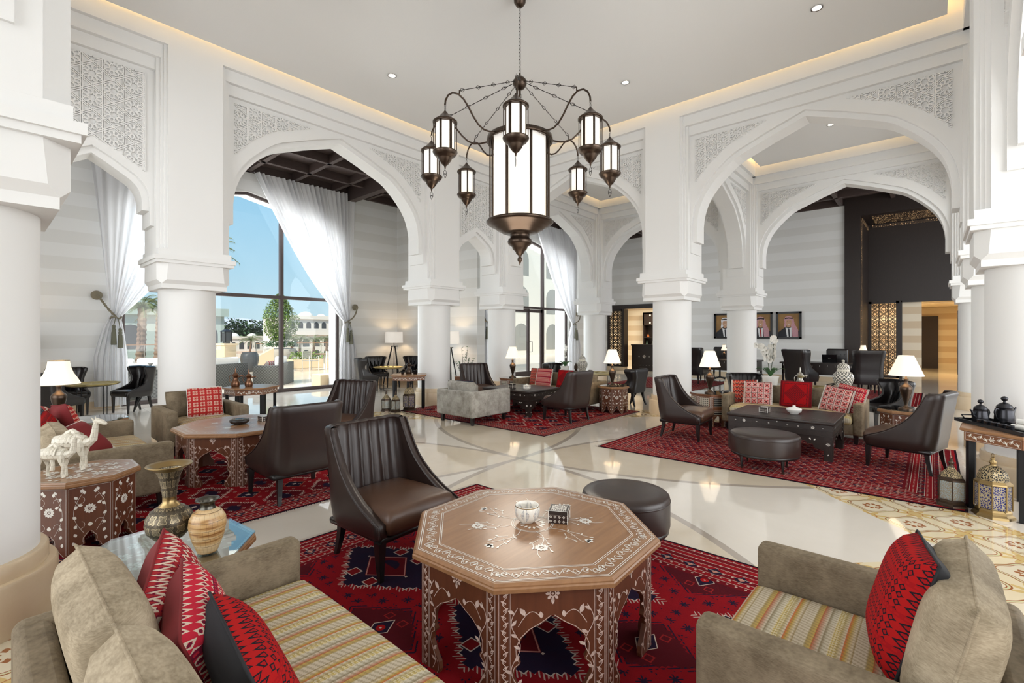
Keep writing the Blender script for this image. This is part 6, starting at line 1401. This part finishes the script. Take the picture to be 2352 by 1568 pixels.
# ---------------------------------------------------------------- portraits (generic sitters)
M['paint_bg'] = (lambda n: (n.co(), n.col(n.mix(n.noise(2.2, 3), (.10, .045, .015), (.48, .27, .08))), n.mat)[2])(NT('portrait_ground', .4))
M['skin'] = plain('painted_skin', (.55, .32, .20), .5); M['suit'] = plain('painted_suit', (.012, .014, .02), .5); M['shirt'] = plain('painted_shirt', (.75, .75, .76), .5); M['redtie'] = plain('painted_red_tie', (.35, .01, .01), .5)
n = NT('painted_headscarf', .6); x, y, z = n.co(); g = (((y+z)*30).frac() < .45)+(((y-z)*30).frac() < .45) > .5; n.col(n.mix(g, (.78, .76, .78), (.45, .10, .14))); M['scarf'] = n.mat; M['cord'] = plain('painted_cord', (.01, .01, .01), .5)
n = NT('painted_scarf_plain', .6); n.col((.74, .73, .75)); M['scarfw'] = n.mat
def portrait(y, label, tie, scarf, z=1.955, w=.82, h=.98):
    r = empty('framed_portrait', (19.49, y, z), 0, label, 'picture', 'framed portraits in a row on the striped wall')
    m = MB()
    for a in ((-w/2, -w/2+.07, -h/2, h/2), (w/2-.07, w/2, -h/2, h/2), (-w/2, w/2, -h/2, -h/2+.07), (-w/2, w/2, h/2-.07, h/2)): m.b2(-.045, 0, *a)
    m.build('frame', M['black'], r); m = MB(); iw, ih = w/2-.07, h/2-.07; m.b2(-.012, 0, -iw, iw, -ih, ih); m.build('canvas', M['paint_bg'], r)
    def flat(name, pts, mt, d): k = MB(); k.prism(pts, 'x', -.012-d, -.0115); k.build(name, M[mt], r)
    E_ = lambda cy_, cz, a, b, n_=24, t0=0, t1=2*PI: [(cy_+a*math.cos(t0+(t1-t0)*i/n_), cz+b*math.sin(t0+(t1-t0)*i/n_)) for i in range(n_)]
    # y grows towards the picture's left as seen from the hall
    flat('suit', [(-iw, -ih), (iw, -ih), (iw, -.26), (.20, -.14), (.09, -.06), (-.09, -.06), (-.20, -.14), (-iw, -.22)], 'suit', .001)
    flat('shirt', [(-.09, -ih), (.05, -ih), (.10, -.08), (0, -.12), (-.09, -.08)], 'shirt', .002); flat('tie', [(-.045, -ih), (.0, -ih), (.02, -.16), (0, -.12), (-.03, -.16)], tie, .003)
    flat('headscarf', [(.13, .10), (.15, .22), (.10, .31), (0, .335), (-.10, .31), (-.16, .22), (-.19, .05), (-.30, -.16), (-.31, -ih), (-.12, -ih), (-.10, -.12), (-.06, .0), (.06, -.0), (.11, -.08), (.16, -.06)], scarf, .004)
    flat('face', E_(-.005, .10, .095, .135), 'skin', .005); flat('neck', [(-.045, -.08), (.045, -.08), (.05, .02), (-.05, .02)], 'skin', .0035)
    flat('brow_cloth', [(.11, .17), (.12, .24), (.06, .30), (-.06, .30), (-.13, .24), (-.12, .17), (-.06, .20), (.05, .20)], scarf, .006); flat('headband', [(.125, .225), (.12, .27), (0, .285), (-.13, .27), (-.135, .225), (0, .245)], 'cord', .007)
    for s_ in (-1, 1): flat('eye', E_(s_*.036-.005, .125, .014, .007, 10), 'cord', .006); flat('eyebrow', [(s_*.02-.005, .145), (s_*.055-.005, .148), (s_*.055-.005, .156), (s_*.02-.005, .153)], 'cord', .006)
    flat('mouth', E_(-.005, .04, .032, .012, 12), 'shirt', .006); flat('nose', [(-.017, .075), (.007, .075), (.001, .115), (-.009, .115)], 'redtie' if False else 'skin', .009); return r
portrait(6.10, 'framed portrait of a man in dark suit, partly hidden by the column', 'suit', 'scarfw'); portrait(4.83, 'framed portrait of a man with a red tie and patterned headscarf', 'redtie', 'scarf'); portrait(3.90, 'framed portrait of a man with a black tie, rightmost of the three', 'suit', 'scarf')
# ---------------------------------------------------------------- bar: hutch and counter
hu = empty('hutch', (22.6, 10.1, 0), 0, 'tall dark hutch with pearl roundels and shelves of pots inside the bar', 'cabinet'); m = MB()
m.b2(0, .4, -1.0, 1.0, 0, .92); m.b2(.36, .4, -1.0, 1.0, .92, 2.75); m.b2(0, .4, -1.0, -.93, .92, 2.75); m.b2(0, .4, .93, 1.0, .92, 2.75); m.b2(0, .4, -1.0, 1.0, 2.68, 2.75); m.b2(.0, .04, -1.0, 1.0, 2.10, 2.75); m.build('carcass', M['darkwood'], hu)
for z in (1.46, 1.0): m = MB(); m.b2(.02, .38, -.93, .93, z, z+.03); m.build('shelf', M['darkwood'], hu)
k = Ink(lambda u, v, e_: (-.002-e_, -u, v), .01)
for a in range(10): k.leaf(.12*math.cos(a*PI/5), 2.38+.12*math.sin(a*PI/5), a*PI/5, .05, .045, 0, 0)
k.flower(0, 2.38, .08, 8)
for a in (-.6, .6):
    for b in (2.22, 2.6): k.flower(a, b, .05, 8)
k.mb.build('pearl_roundels', M['pearl'], hu)
random.seed(3); BAR = [('red_clay', (.35, .10, .03)), ('green_glaze', (.05, .08, .06)), ('grey_pot', (.12, .12, .11)), ('amber', (.45, .22, .06))]
for k_, c in BAR: M[k_] = plain(k_, c, .3)
for i in range(11):
    z = 1.49 if i < 5 else 1.03; y = .78-(.39*(i % 5)) if i < 5 else .84-.31*(i-5); hgt = random.uniform(.12, .3); ww = random.uniform(.04, .09)
    m = MB(); m.lathe([(ww*.7, 0), (ww, hgt*.35), (ww*.4, hgt*.7), (ww*.5, hgt)], n=14); thing('shelf_pot', m, M[BAR[i % 4][0]], (22.75, 10.1+y, z+.001), ('small pot on the upper hutch shelf' if i < 5 else 'small pot on the lower hutch shelf'), 'pot', 0, 'pots on the upper hutch shelf' if i < 5 else 'pots on the lower hutch shelf')
bc = empty('bar_counter', (20.2, 9.75, 0), 0, 'dark carved bar counter with pearl flowers in the doorway', 'counter'); m = MB(); m.b2(0, .55, -1.3, .72, 0, 1.12); m.b2(-.03, .58, -1.33, .75, 1.12, 1.17); m.build('counter_body', M['darkwood'], bc)
k = Ink(lambda u, v, e_: (-.002-e_, -u, v), .01); k.flower(-.1, .62, .08, 8); k.flower(-.35, .62, .03, 6); k.flower(.15, .62, .03, 6); k.flower(.45, .62, .02, 6)
for i in range(9): k.flower(-.6+.15*i, .22, .012, 6)
for i in range(5): k.flower(.5, .35+.15*i, .012, 6)
k.mb.build('pearl_inlay', M['pearl'], bc)
# ---------------------------------------------------------------- terrace and everything outside
n = NT('terrace_marble', .14); n.pos(); q = n.noise(1.2, 5); n.col(n.mix(q, (.62, .52, .40), (.74, .65, .52))); M['terr'] = n.mat
n = NT('sand', .95); n.pos(); q = n.noise(.25, 6); n.col(n.mix(q, (.42, .27, .17), (.56, .40, .28))); M['sand'] = n.mat
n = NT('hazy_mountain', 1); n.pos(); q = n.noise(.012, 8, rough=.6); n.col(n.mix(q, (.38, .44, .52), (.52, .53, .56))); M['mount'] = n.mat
M['stucco_w'] = plain('white_stucco', (.72, .68, .60), .9); M['stucco_g'] = plain('grey_green_stucco', (.36, .44, .40), .9); M['winhole'] = plain('window_dark', (.05, .055, .06), .4); M['winlite'] = plain('window_pale_pane', (.30, .29, .26), .5); M['cream_p'] = plain('cream_parapet', (.66, .52, .34), .8)  # facade panes are a flat mid tone, paler than the dark windows
n = NT('wicker', .7); x, y, z = n.co(); g = ((z*70).sin()*((x+y)*70).sin()) > 0; n.col(n.mix(g, (.055, .055, .05), (.13, .13, .12))); M['wicker'] = n.mat
n = NT('red_stripe_fabric', .9); x, y, z = n.co(); n.col(n.mix((x*9+y*9).frac() < .5, (.62, .12, .12), (.75, .62, .55))); M['rstripe'] = n.mat
M['cushw'] = plain('outdoor_white_cushion', (.74, .71, .66), .9); M['railwood'] = plain('rail_wood', (.30, .16, .08), .6); M['concrete'] = plain('planter_concrete', (.40, .37, .32), .9)
M['bark'] = plain('palm_bark', (.20, .13, .09), .95); M['frond'] = plain('palm_frond', (.13, .16, .06), .7); M['ficus'] = plain('ficus_leaf', (.16, .25, .05), .6); M['tealwall'] = plain('far_hedge', (.035, .075, .03), .9)
m = MB(); m.b2(-14, 40, 14.3, 36.3, -.2, -.01); m.b2(9.77, 19.5, 12.3, 14.3, -.2, -.01); m.build('terrace_floor', M['terr'])['kind'] = 'structure'
m = MB(); m.b2(-400, 900, 36.3, 1400, -3.2, -3.0); o = m.build('ground_sand', M['sand']); o['kind'] = 'structure'
# mountains
def ridge(name, Y, x0, x1, hmax, seed, base=-5):
    random.seed(seed); N = 70; ph = [random.uniform(0, 6) for _ in range(5)]
    hh = [base+hmax*(.55+.22*math.sin(i*.13+ph[0])+.13*math.sin(i*.31+ph[1])+.07*math.sin(i*.8+ph[2])+.03*math.sin(i*2.1+ph[3])) for i in range(N+1)]
    m = MB(); m.grid(lambda u, v: (x0+(x1-x0)*u, Y+v*hmax*3, base+(hh[min(N, int(round(u*N)))]-base)*(math.sin(v*PI*.62)+.04*math.sin(u*150+v*9)*math.sin(v*PI))/math.sin(PI*.5)), N+1, 9); o = m.build(name, M['mount']); tag(o, kind='structure'); return o
ridge('mountain_ridge', 1500, -900, 2600, 112, 2)
# glass balustrade with wood rail
def balustrade(x0, x1, y, label):
    r = empty('glass_balustrade', (0, 0, 0), 0, label, 'railing', 'glass balustrades round the terrace'); m = MB(); m.b2(x0, x1, y-.03, y+.03, .98, 1.03); m.build('hand_rail', M['railwood'], r)
    m = MB(); m.b2(x0, x1, y-.006, y+.006, .05, .98); m.build('glass_panels', M['glass'], r)
    for i in range(int((x1-x0)/1.6)+1): m = MB(); x = x0+1.6*i; m.b2(x-.02, x+.02, y-.02, y+.02, 0, .98); m.build('post', M['silver'], r)
balustrade(-6.0, 12.0, 36, 'glass balustrade with wooden rail behind the white outdoor sofas'); balustrade(13.2, 34, 36, 'glass balustrade with wooden rail behind the outdoor dining chairs')
# parapet pillar with lantern, sloping parapet, urn
pr_ = empty('garden_pillar', (7.25, 23.1, 0), .3, 'cream garden pillar seen through the big window', 'pillar'); m = MB(); m.b2(-.27, .27, -.27, .27, 0, 1.16); m.build('pillar_shaft', M['cream_p'], pr_); m = MB(); m.b2(-.31, .31, -.31, .31, 1.16, 1.24); m.build('coping', M['cream_p'], pr_)
gl = empty('garden_lantern', (7.25, 23.1, 1.24), .3, 'black fretwork lantern standing on the cream pillar', 'lantern'); m = MB(); m.b2(-.13, .13, -.13, .13, .08, .48); m.b2(-.10, .10, -.10, .10, 0, .08); m.build('lantern_body', M['winhole'], gl)
m = MB()
for a in (-.14, .14):
    for b in (-.14, .14): m.b2(a-.02, a+.02, b-.02, b+.02, .06, .50)
m.lathe([(.26, .50), (.22, .54), (.05, .62), (.0001, .64)], n=4, ph=PI/4, smooth=False); m.build('frame', M['iron'], gl)
m = MB(); m.prism([(8.3, 0), (9.9, 0), (9.9, .95), (8.3, .12)], 'y', 24.7, 25.0); tag(m.build('sloping_parapet', M['cream_p']), 'cream sloping parapet between the pillar and the planter', 'parapet')
m = MB(); m.lathe([(.20, 0), (.26, .05), (.34, .35), (.37, .55), (.34, .75), (.30, .82), (.31, .85)], n=24); thing('garden_urn', m, M['winhole'], (8.0, 22.55, 0), 'dark stone urn in front of the cream pillar', 'urn')
# planter with tree
pl = empty('planter_tree', (10.62, 25.75, 0), 0, 'tree with small green leaves and white flowers in a tall stone planter', 'tree'); m = MB(); m.lathe([(.60, 0), (.66, .45), (.78, .86), (.76, .88), (.68, .84)], n=32); m.build('stone_planter', M['concrete'], pl)
m = MB(); random.seed(11); m.tube([(0, 0, .9), (.05, .02, 1.5), (-.03, 0, 2.2), (.02, .03, 2.9)], [.06, .05, .04, .02], 8); m.tube([(.02, 0, 1.4), (-.25, .1, 2.0), (-.35, .1, 2.6)], [.03, .02, .01], 6); m.tube([(.02, 0, 1.5), (.3, -.1, 2.1), (.4, -.1, 2.7)], [.03, .02, .01], 6); m.build('trunk', M['bark'], pl)
def leaves(n_, fn, l, w):
    m = MB()
    for _ in range(n_):
        c = fn(); a, b = random.uniform(0, 2*PI), random.uniform(-.9, .9); d = Vector((math.cos(a)*math.cos(b), math.sin(a)*math.cos(b), math.sin(b))); t_ = d.cross(Vector((random.random()-.5, random.random()-.5, 1))).normalized(); c = Vector(c)
        m.add([tuple(c), tuple(c+d*l*.5+t_*w), tuple(c+d*l), tuple(c+d*l*.5-t_*w)], [(0, 1, 2, 3)], False)
    return m
def blob():
    z = random.uniform(0, 1); rr = .95*math.sin(PI*min(1, (z+.08)/1.1))**.7*(1-.35*z); a = random.uniform(0, 2*PI); q = random.random()**.4; return (rr*q*math.cos(a)*(1+.25*math.sin(3*a+z*7)), rr*q*math.sin(a), 1.3+2.45*z)
o = leaves(7000, blob, .11, .034).build('crown', M['ficus'], pl); o['kind'] = 'stuff'
def ringf(): a = random.uniform(0, 2*PI); r_ = .35+.5*random.random(); return (r_*math.cos(a), r_*math.sin(a), 1.02+.25*random.random())
o = leaves(900, ringf, .09, .035).build('underplanting', M['leaf'], pl); o['kind'] = 'stuff'; o = leaves(140, lambda: (lambda p: (p[0], p[1], p[2]+.10))(ringf()), .06, .03).build('white_flowers', M['petal'], pl); o['kind'] = 'stuff'
# low flower bed wall
fb = empty('flower_bed', (13.4, 23.2, 0), 0, 'low cream walled bed with green shrubs behind the dining chairs', 'planter'); m = MB(); m.b2(-3.4, 3.4, -.4, .4, 0, .42); m.build('bed_wall', M['cream_p'], fb)
o = leaves(1500, lambda: (random.uniform(-3.3, 3.3), random.uniform(-.35, .35), .45+.3*random.random()), .12, .04).build('shrubs', M['ficus'], fb); o['kind'] = 'stuff'
# outdoor seating
def club(label, loc, rz, w=1.0, white=True):
    r = empty('wicker_armchair', loc, rz, label, 'armchair', 'dark wicker terrace seats'); m = MB(); m.b2(-w/2, w/2, -.45, -.33, 0, .70); m.b2(-w/2, -w/2+.16, -.33, .45, 0, .62); m.b2(w/2-.16, w/2, -.33, .45, 0, .62); m.b2(-w/2+.16, w/2-.16, -.33, .43, .10, .30); m.build('wicker_frame', M['wicker'], r)
    m = MB(); m.rbox((0, .06, .38), (w-.36, .74, .15), .04, 2); m.build('seat_cushion', M['rstripe'], r); m = MB(); m.rbox((0, -.22, .66), (w-.38, .16, .48), .05, 2); m.build('back_cushion', M['cushw'], r); return r
w1 = club('dark wicker armchair with white back cushion and red striped seat outside the window', (6.55, 16.35, 0), .85, 1.1)
put_pillow('red and white striped cushion in the wicker armchair outside', (6.42, 16.42, .62), .6, .5, M['rstripe'], M['rstripe'], .42, .28, .12)
club('low dark wicker seat partly hidden by the inlaid coffee pot table', (5.15, 16.9, 0), .4, 1.2)
ws = empty('wicker_sofa', (2.6, 15.2, 0), 0, 'grey wicker outdoor sofa with white cushions behind the left curtain', 'sofa'); m = MB(); m.b2(-1.6, 1.4, -.5, -.36, .02, .72); m.b2(-1.6, 1.4, -.36, .5, .08, .34); m.build('wicker_frame', M['wicker'], ws)
for i in range(3): m = MB(); m.rbox((-1.1+.98*i, -.18, .66), (.92, .22, .44), .08, 2); m.build('back_cushion', M['cushw'], ws); m = MB(); m.rbox((-1.1+.98*i, .12, .42), (.95, .66, .16), .05, 2); m.build('seat_cushion', M['cushw'], ws)
copy_tree(ws, (2.9, 18.6, 0), 0, 'second outdoor sofa with white cushions farther behind the left curtain', 'outdoor white cushioned sofas'); ws['group'] = 'outdoor white cushioned sofas'
m = MB(); m.b2(7.15, 7.75, 14.35, 14.95, -.01, .34); thing('cream_block', m, M['cream_p'], (0, 0, 0), 'low cream stone block just outside the right edge of the big window', 'block')
def dining(label, loc, rz, hgt=.88):
    r = empty('terrace_dining_chair', loc, rz, label, 'chair', 'pale terrace dining chairs'); m = MB()
    for i in range(9): m.b2(-.24, .24, -.25, -.235, hgt-.04-.036*i, hgt-.015-.036*i)
    m.build('strap_back', M['concrete'], r); m = MB(); m.b2(-.25, .25, -.24, .24, .42, .45); m.build('seat', M['concrete'], r)
    for x in (-.25, .25): m = MB(); m.b2(x-.014, x+.014, -.255, -.227, 0, hgt); m.build('leg', M['offwhite'], r); m = MB(); m.b2(x-.014, x+.014, .22, .25, 0, .64); m.build('leg', M['offwhite'], r)
    return r
dining('pale strap backed terrace chair seen through the right window pane', (10.10, 21.2, 0), .25+PI); dining('pale rounded terrace chair beside the curtain tassels', (10.85, 20.5, 0), -.9)
m = MB(); m.b2(-.4, .4, -.4, .4, .70, .73); tt = thing('terrace_table', m, M['railwood'], (10.95, 21.6, 0), 'small wooden table between the terrace chairs', 'table'); m = MB(); m.lathe([(.22, 0), (.03, .02), (.03, .70)], n=12); m.build('pedestal', M['offwhite'], tt)
# palms
def palm(label, loc, H, s, n_=26, seed=0, tr=.22):
    r = empty('palm_tree', loc, 0, label, 'palm tree', 'palm trees outside'); random.seed(seed); m = MB(); P = []; R_ = []
    for i in range(41): t = i/40; P.append((.25*math.sin(t*1.5)*s, 0, H*t)); R_.append(tr*(1-.25*t)*(1.12 if i % 2 else .92))
    m.tube(P, R_, 12, smooth=False); m.build('trunk', M['bark'], r); m = MB(); top = Vector(P[-1])
    for k in range(n_):
        a = k*2.39996; up = random.uniform(-.1, 1.15); L = random.uniform(1.6, 2.3)*s; Q = [top+Vector((math.cos(a)*L*t*math.cos(up*(1-t*.4)), math.sin(a)*L*t*math.cos(up*(1-t*.4)), L*(math.sin(up)*t-.55*t*t))) for t in [i/9 for i in range(10)]]
        m.tube(Q, .02*s, 4)
        for i in range(1, 10):
            for j in range(3):
                p = Q[i-1].lerp(Q[i], j/3); d0 = (Q[i]-Q[i-1]).normalized(); sd = d0.cross(Vector((0, 0, 1))).normalized()
                for s_ in (-1, 1): tip = p+(d0*.5+sd*s_*.75+Vector((0, 0, -.28)))*.34*s; w_ = d0*.016*s; m.add([tuple(p-w_), tuple(p+w_), tuple(tip)], [(0, 1, 2)], False)
    m.build('fronds', M['frond'], r); return r
palm('tall palm with rough trunk in front of the grey green arcade, left of two', (6.9, 38.6, -3), 6.4, 1.15, seed=1, tr=.30); palm('tall palm standing close beside the thick column, right of two', (9.3, 45.5, -3), 6.7, 1.15, seed=2, tr=.32)
palm('palm whose fronds show beside the thick column against the sky', (5.35, 19.9, 0), 4.75, .62, seed=3, tr=.13)
palm('small palm on the sandy ground beyond the pillar', (40, 113, -3), 3.6, 1.5, seed=4); 
for i, (x, y) in enumerate(((29.9, 69), (32.0, 71), (34.6, 72), (37.2, 73))): palm('palm in front of the white domed building, in order from left %s' % ('first', 'second', 'third', 'fourth')[i], (x, y, -3), 4.0, 1.0, 18, seed=6+i)
# white domed building beyond and grey green arcade on the left
def block(m, x0, x1, y0, y1, z0, z1): m.b2(x0, x1, y0, y1, z0, z1)
def building(name, label, x0, x1, y, z0, rows, cols, step, mat, depth=12, arch=True, domes=(), group=None):
    r = empty(name, (0, 0, 0), 0, label, 'building', group); m = MB(); H = rows*step+1.0; m.b2(x0, x1, y, y+depth, z0, z0+H); 
    m.b2(x0-.3, x1+.3, y-.3, y, z0+H-.4, z0+H+.3); m.build('walls', mat, r)
    W_ = (x1-x0)/cols
    for j in range(rows):
        for i in range(cols):
            cx = x0+W_*(i+.5); zz = z0+.6+step*j; w = W_*(.30 if arch else .22); h = step*.62; P = [(cx-w, zz), (cx+w, zz)]+[(cx+w*math.cos(t), zz+h-w*.6+w*.9*math.sin(t)) for t in [PI*k/8 for k in range(9)]]
            m = MB(); m.prism(P, 'y', y-.02, y+.02); m.build('window', M['winhole'] if arch else M['winlite'], r)
    for cx, rr in domes: m = MB(); m.lathe([(rr, 0)]+[(rr*math.cos(t), rr*.8*math.sin(t)) for t in [PI/2*k/7 for k in range(1, 7)]]+[(.001, rr*.8)], (cx, y+rr+1, z0+H), 24); m.build('dome', mat, r)
    return r
building('white_building', 'white resort building with domes and arched windows beyond the terrace', 39.5, 74, 92, -3, 4, 22, 1.78, M['stucco_w'], domes=((44, 1.5), (47, 1.0), (49.6, 1.0), (52.2, 1.0), (58, 1)), group='white domed buildings')
building('white_building', 'lower white wing with dark openings in front of the domed building', 33.5, 43, 82, -3, 2, 5, 2.0, M['stucco_w'], 6, group='white domed buildings')
building('white_building', 'small distant white houses with domes beyond the sandy ground', 43, 62, 148, -3, 1, 9, 3.0, M['stucco_w'], domes=((45, 1.6), (49, 1.6), (54, 1.4)), group='white domed buildings')
building('arcade_building', 'grey green arcaded building behind the two palms', -4, 15.2, 49, -3, 2, 7, 2.85, M['stucco_g'], domes=())
# pale facade beyond the glass doors
building('cream_facade', 'cream building seen through the glass double door', 22.5, 60, 24.5, -.2, 4, 9, 3.0, M['stucco_w'], 6, False)
hd = leaves(2600, lambda: (random.uniform(48, 66), random.uniform(158, 164), -3+random.uniform(3, 9.5)*(.8+.2*math.sin(random.uniform(0, 40)))), 1.3, .4); o = hd.build('distant_trees', M['tealwall']); tag(o, 'band of dark green trees in front of the mountains', 'trees', kind='stuff')
m = MB(); m.b2(26, 80, 100, 100.3, -3, -2.0); tag(m.build('boundary_wall', M['stucco_w']), 'low white boundary wall across the sandy ground', 'wall')
for o in (BAY['wide'], BAY['narrow']): pass
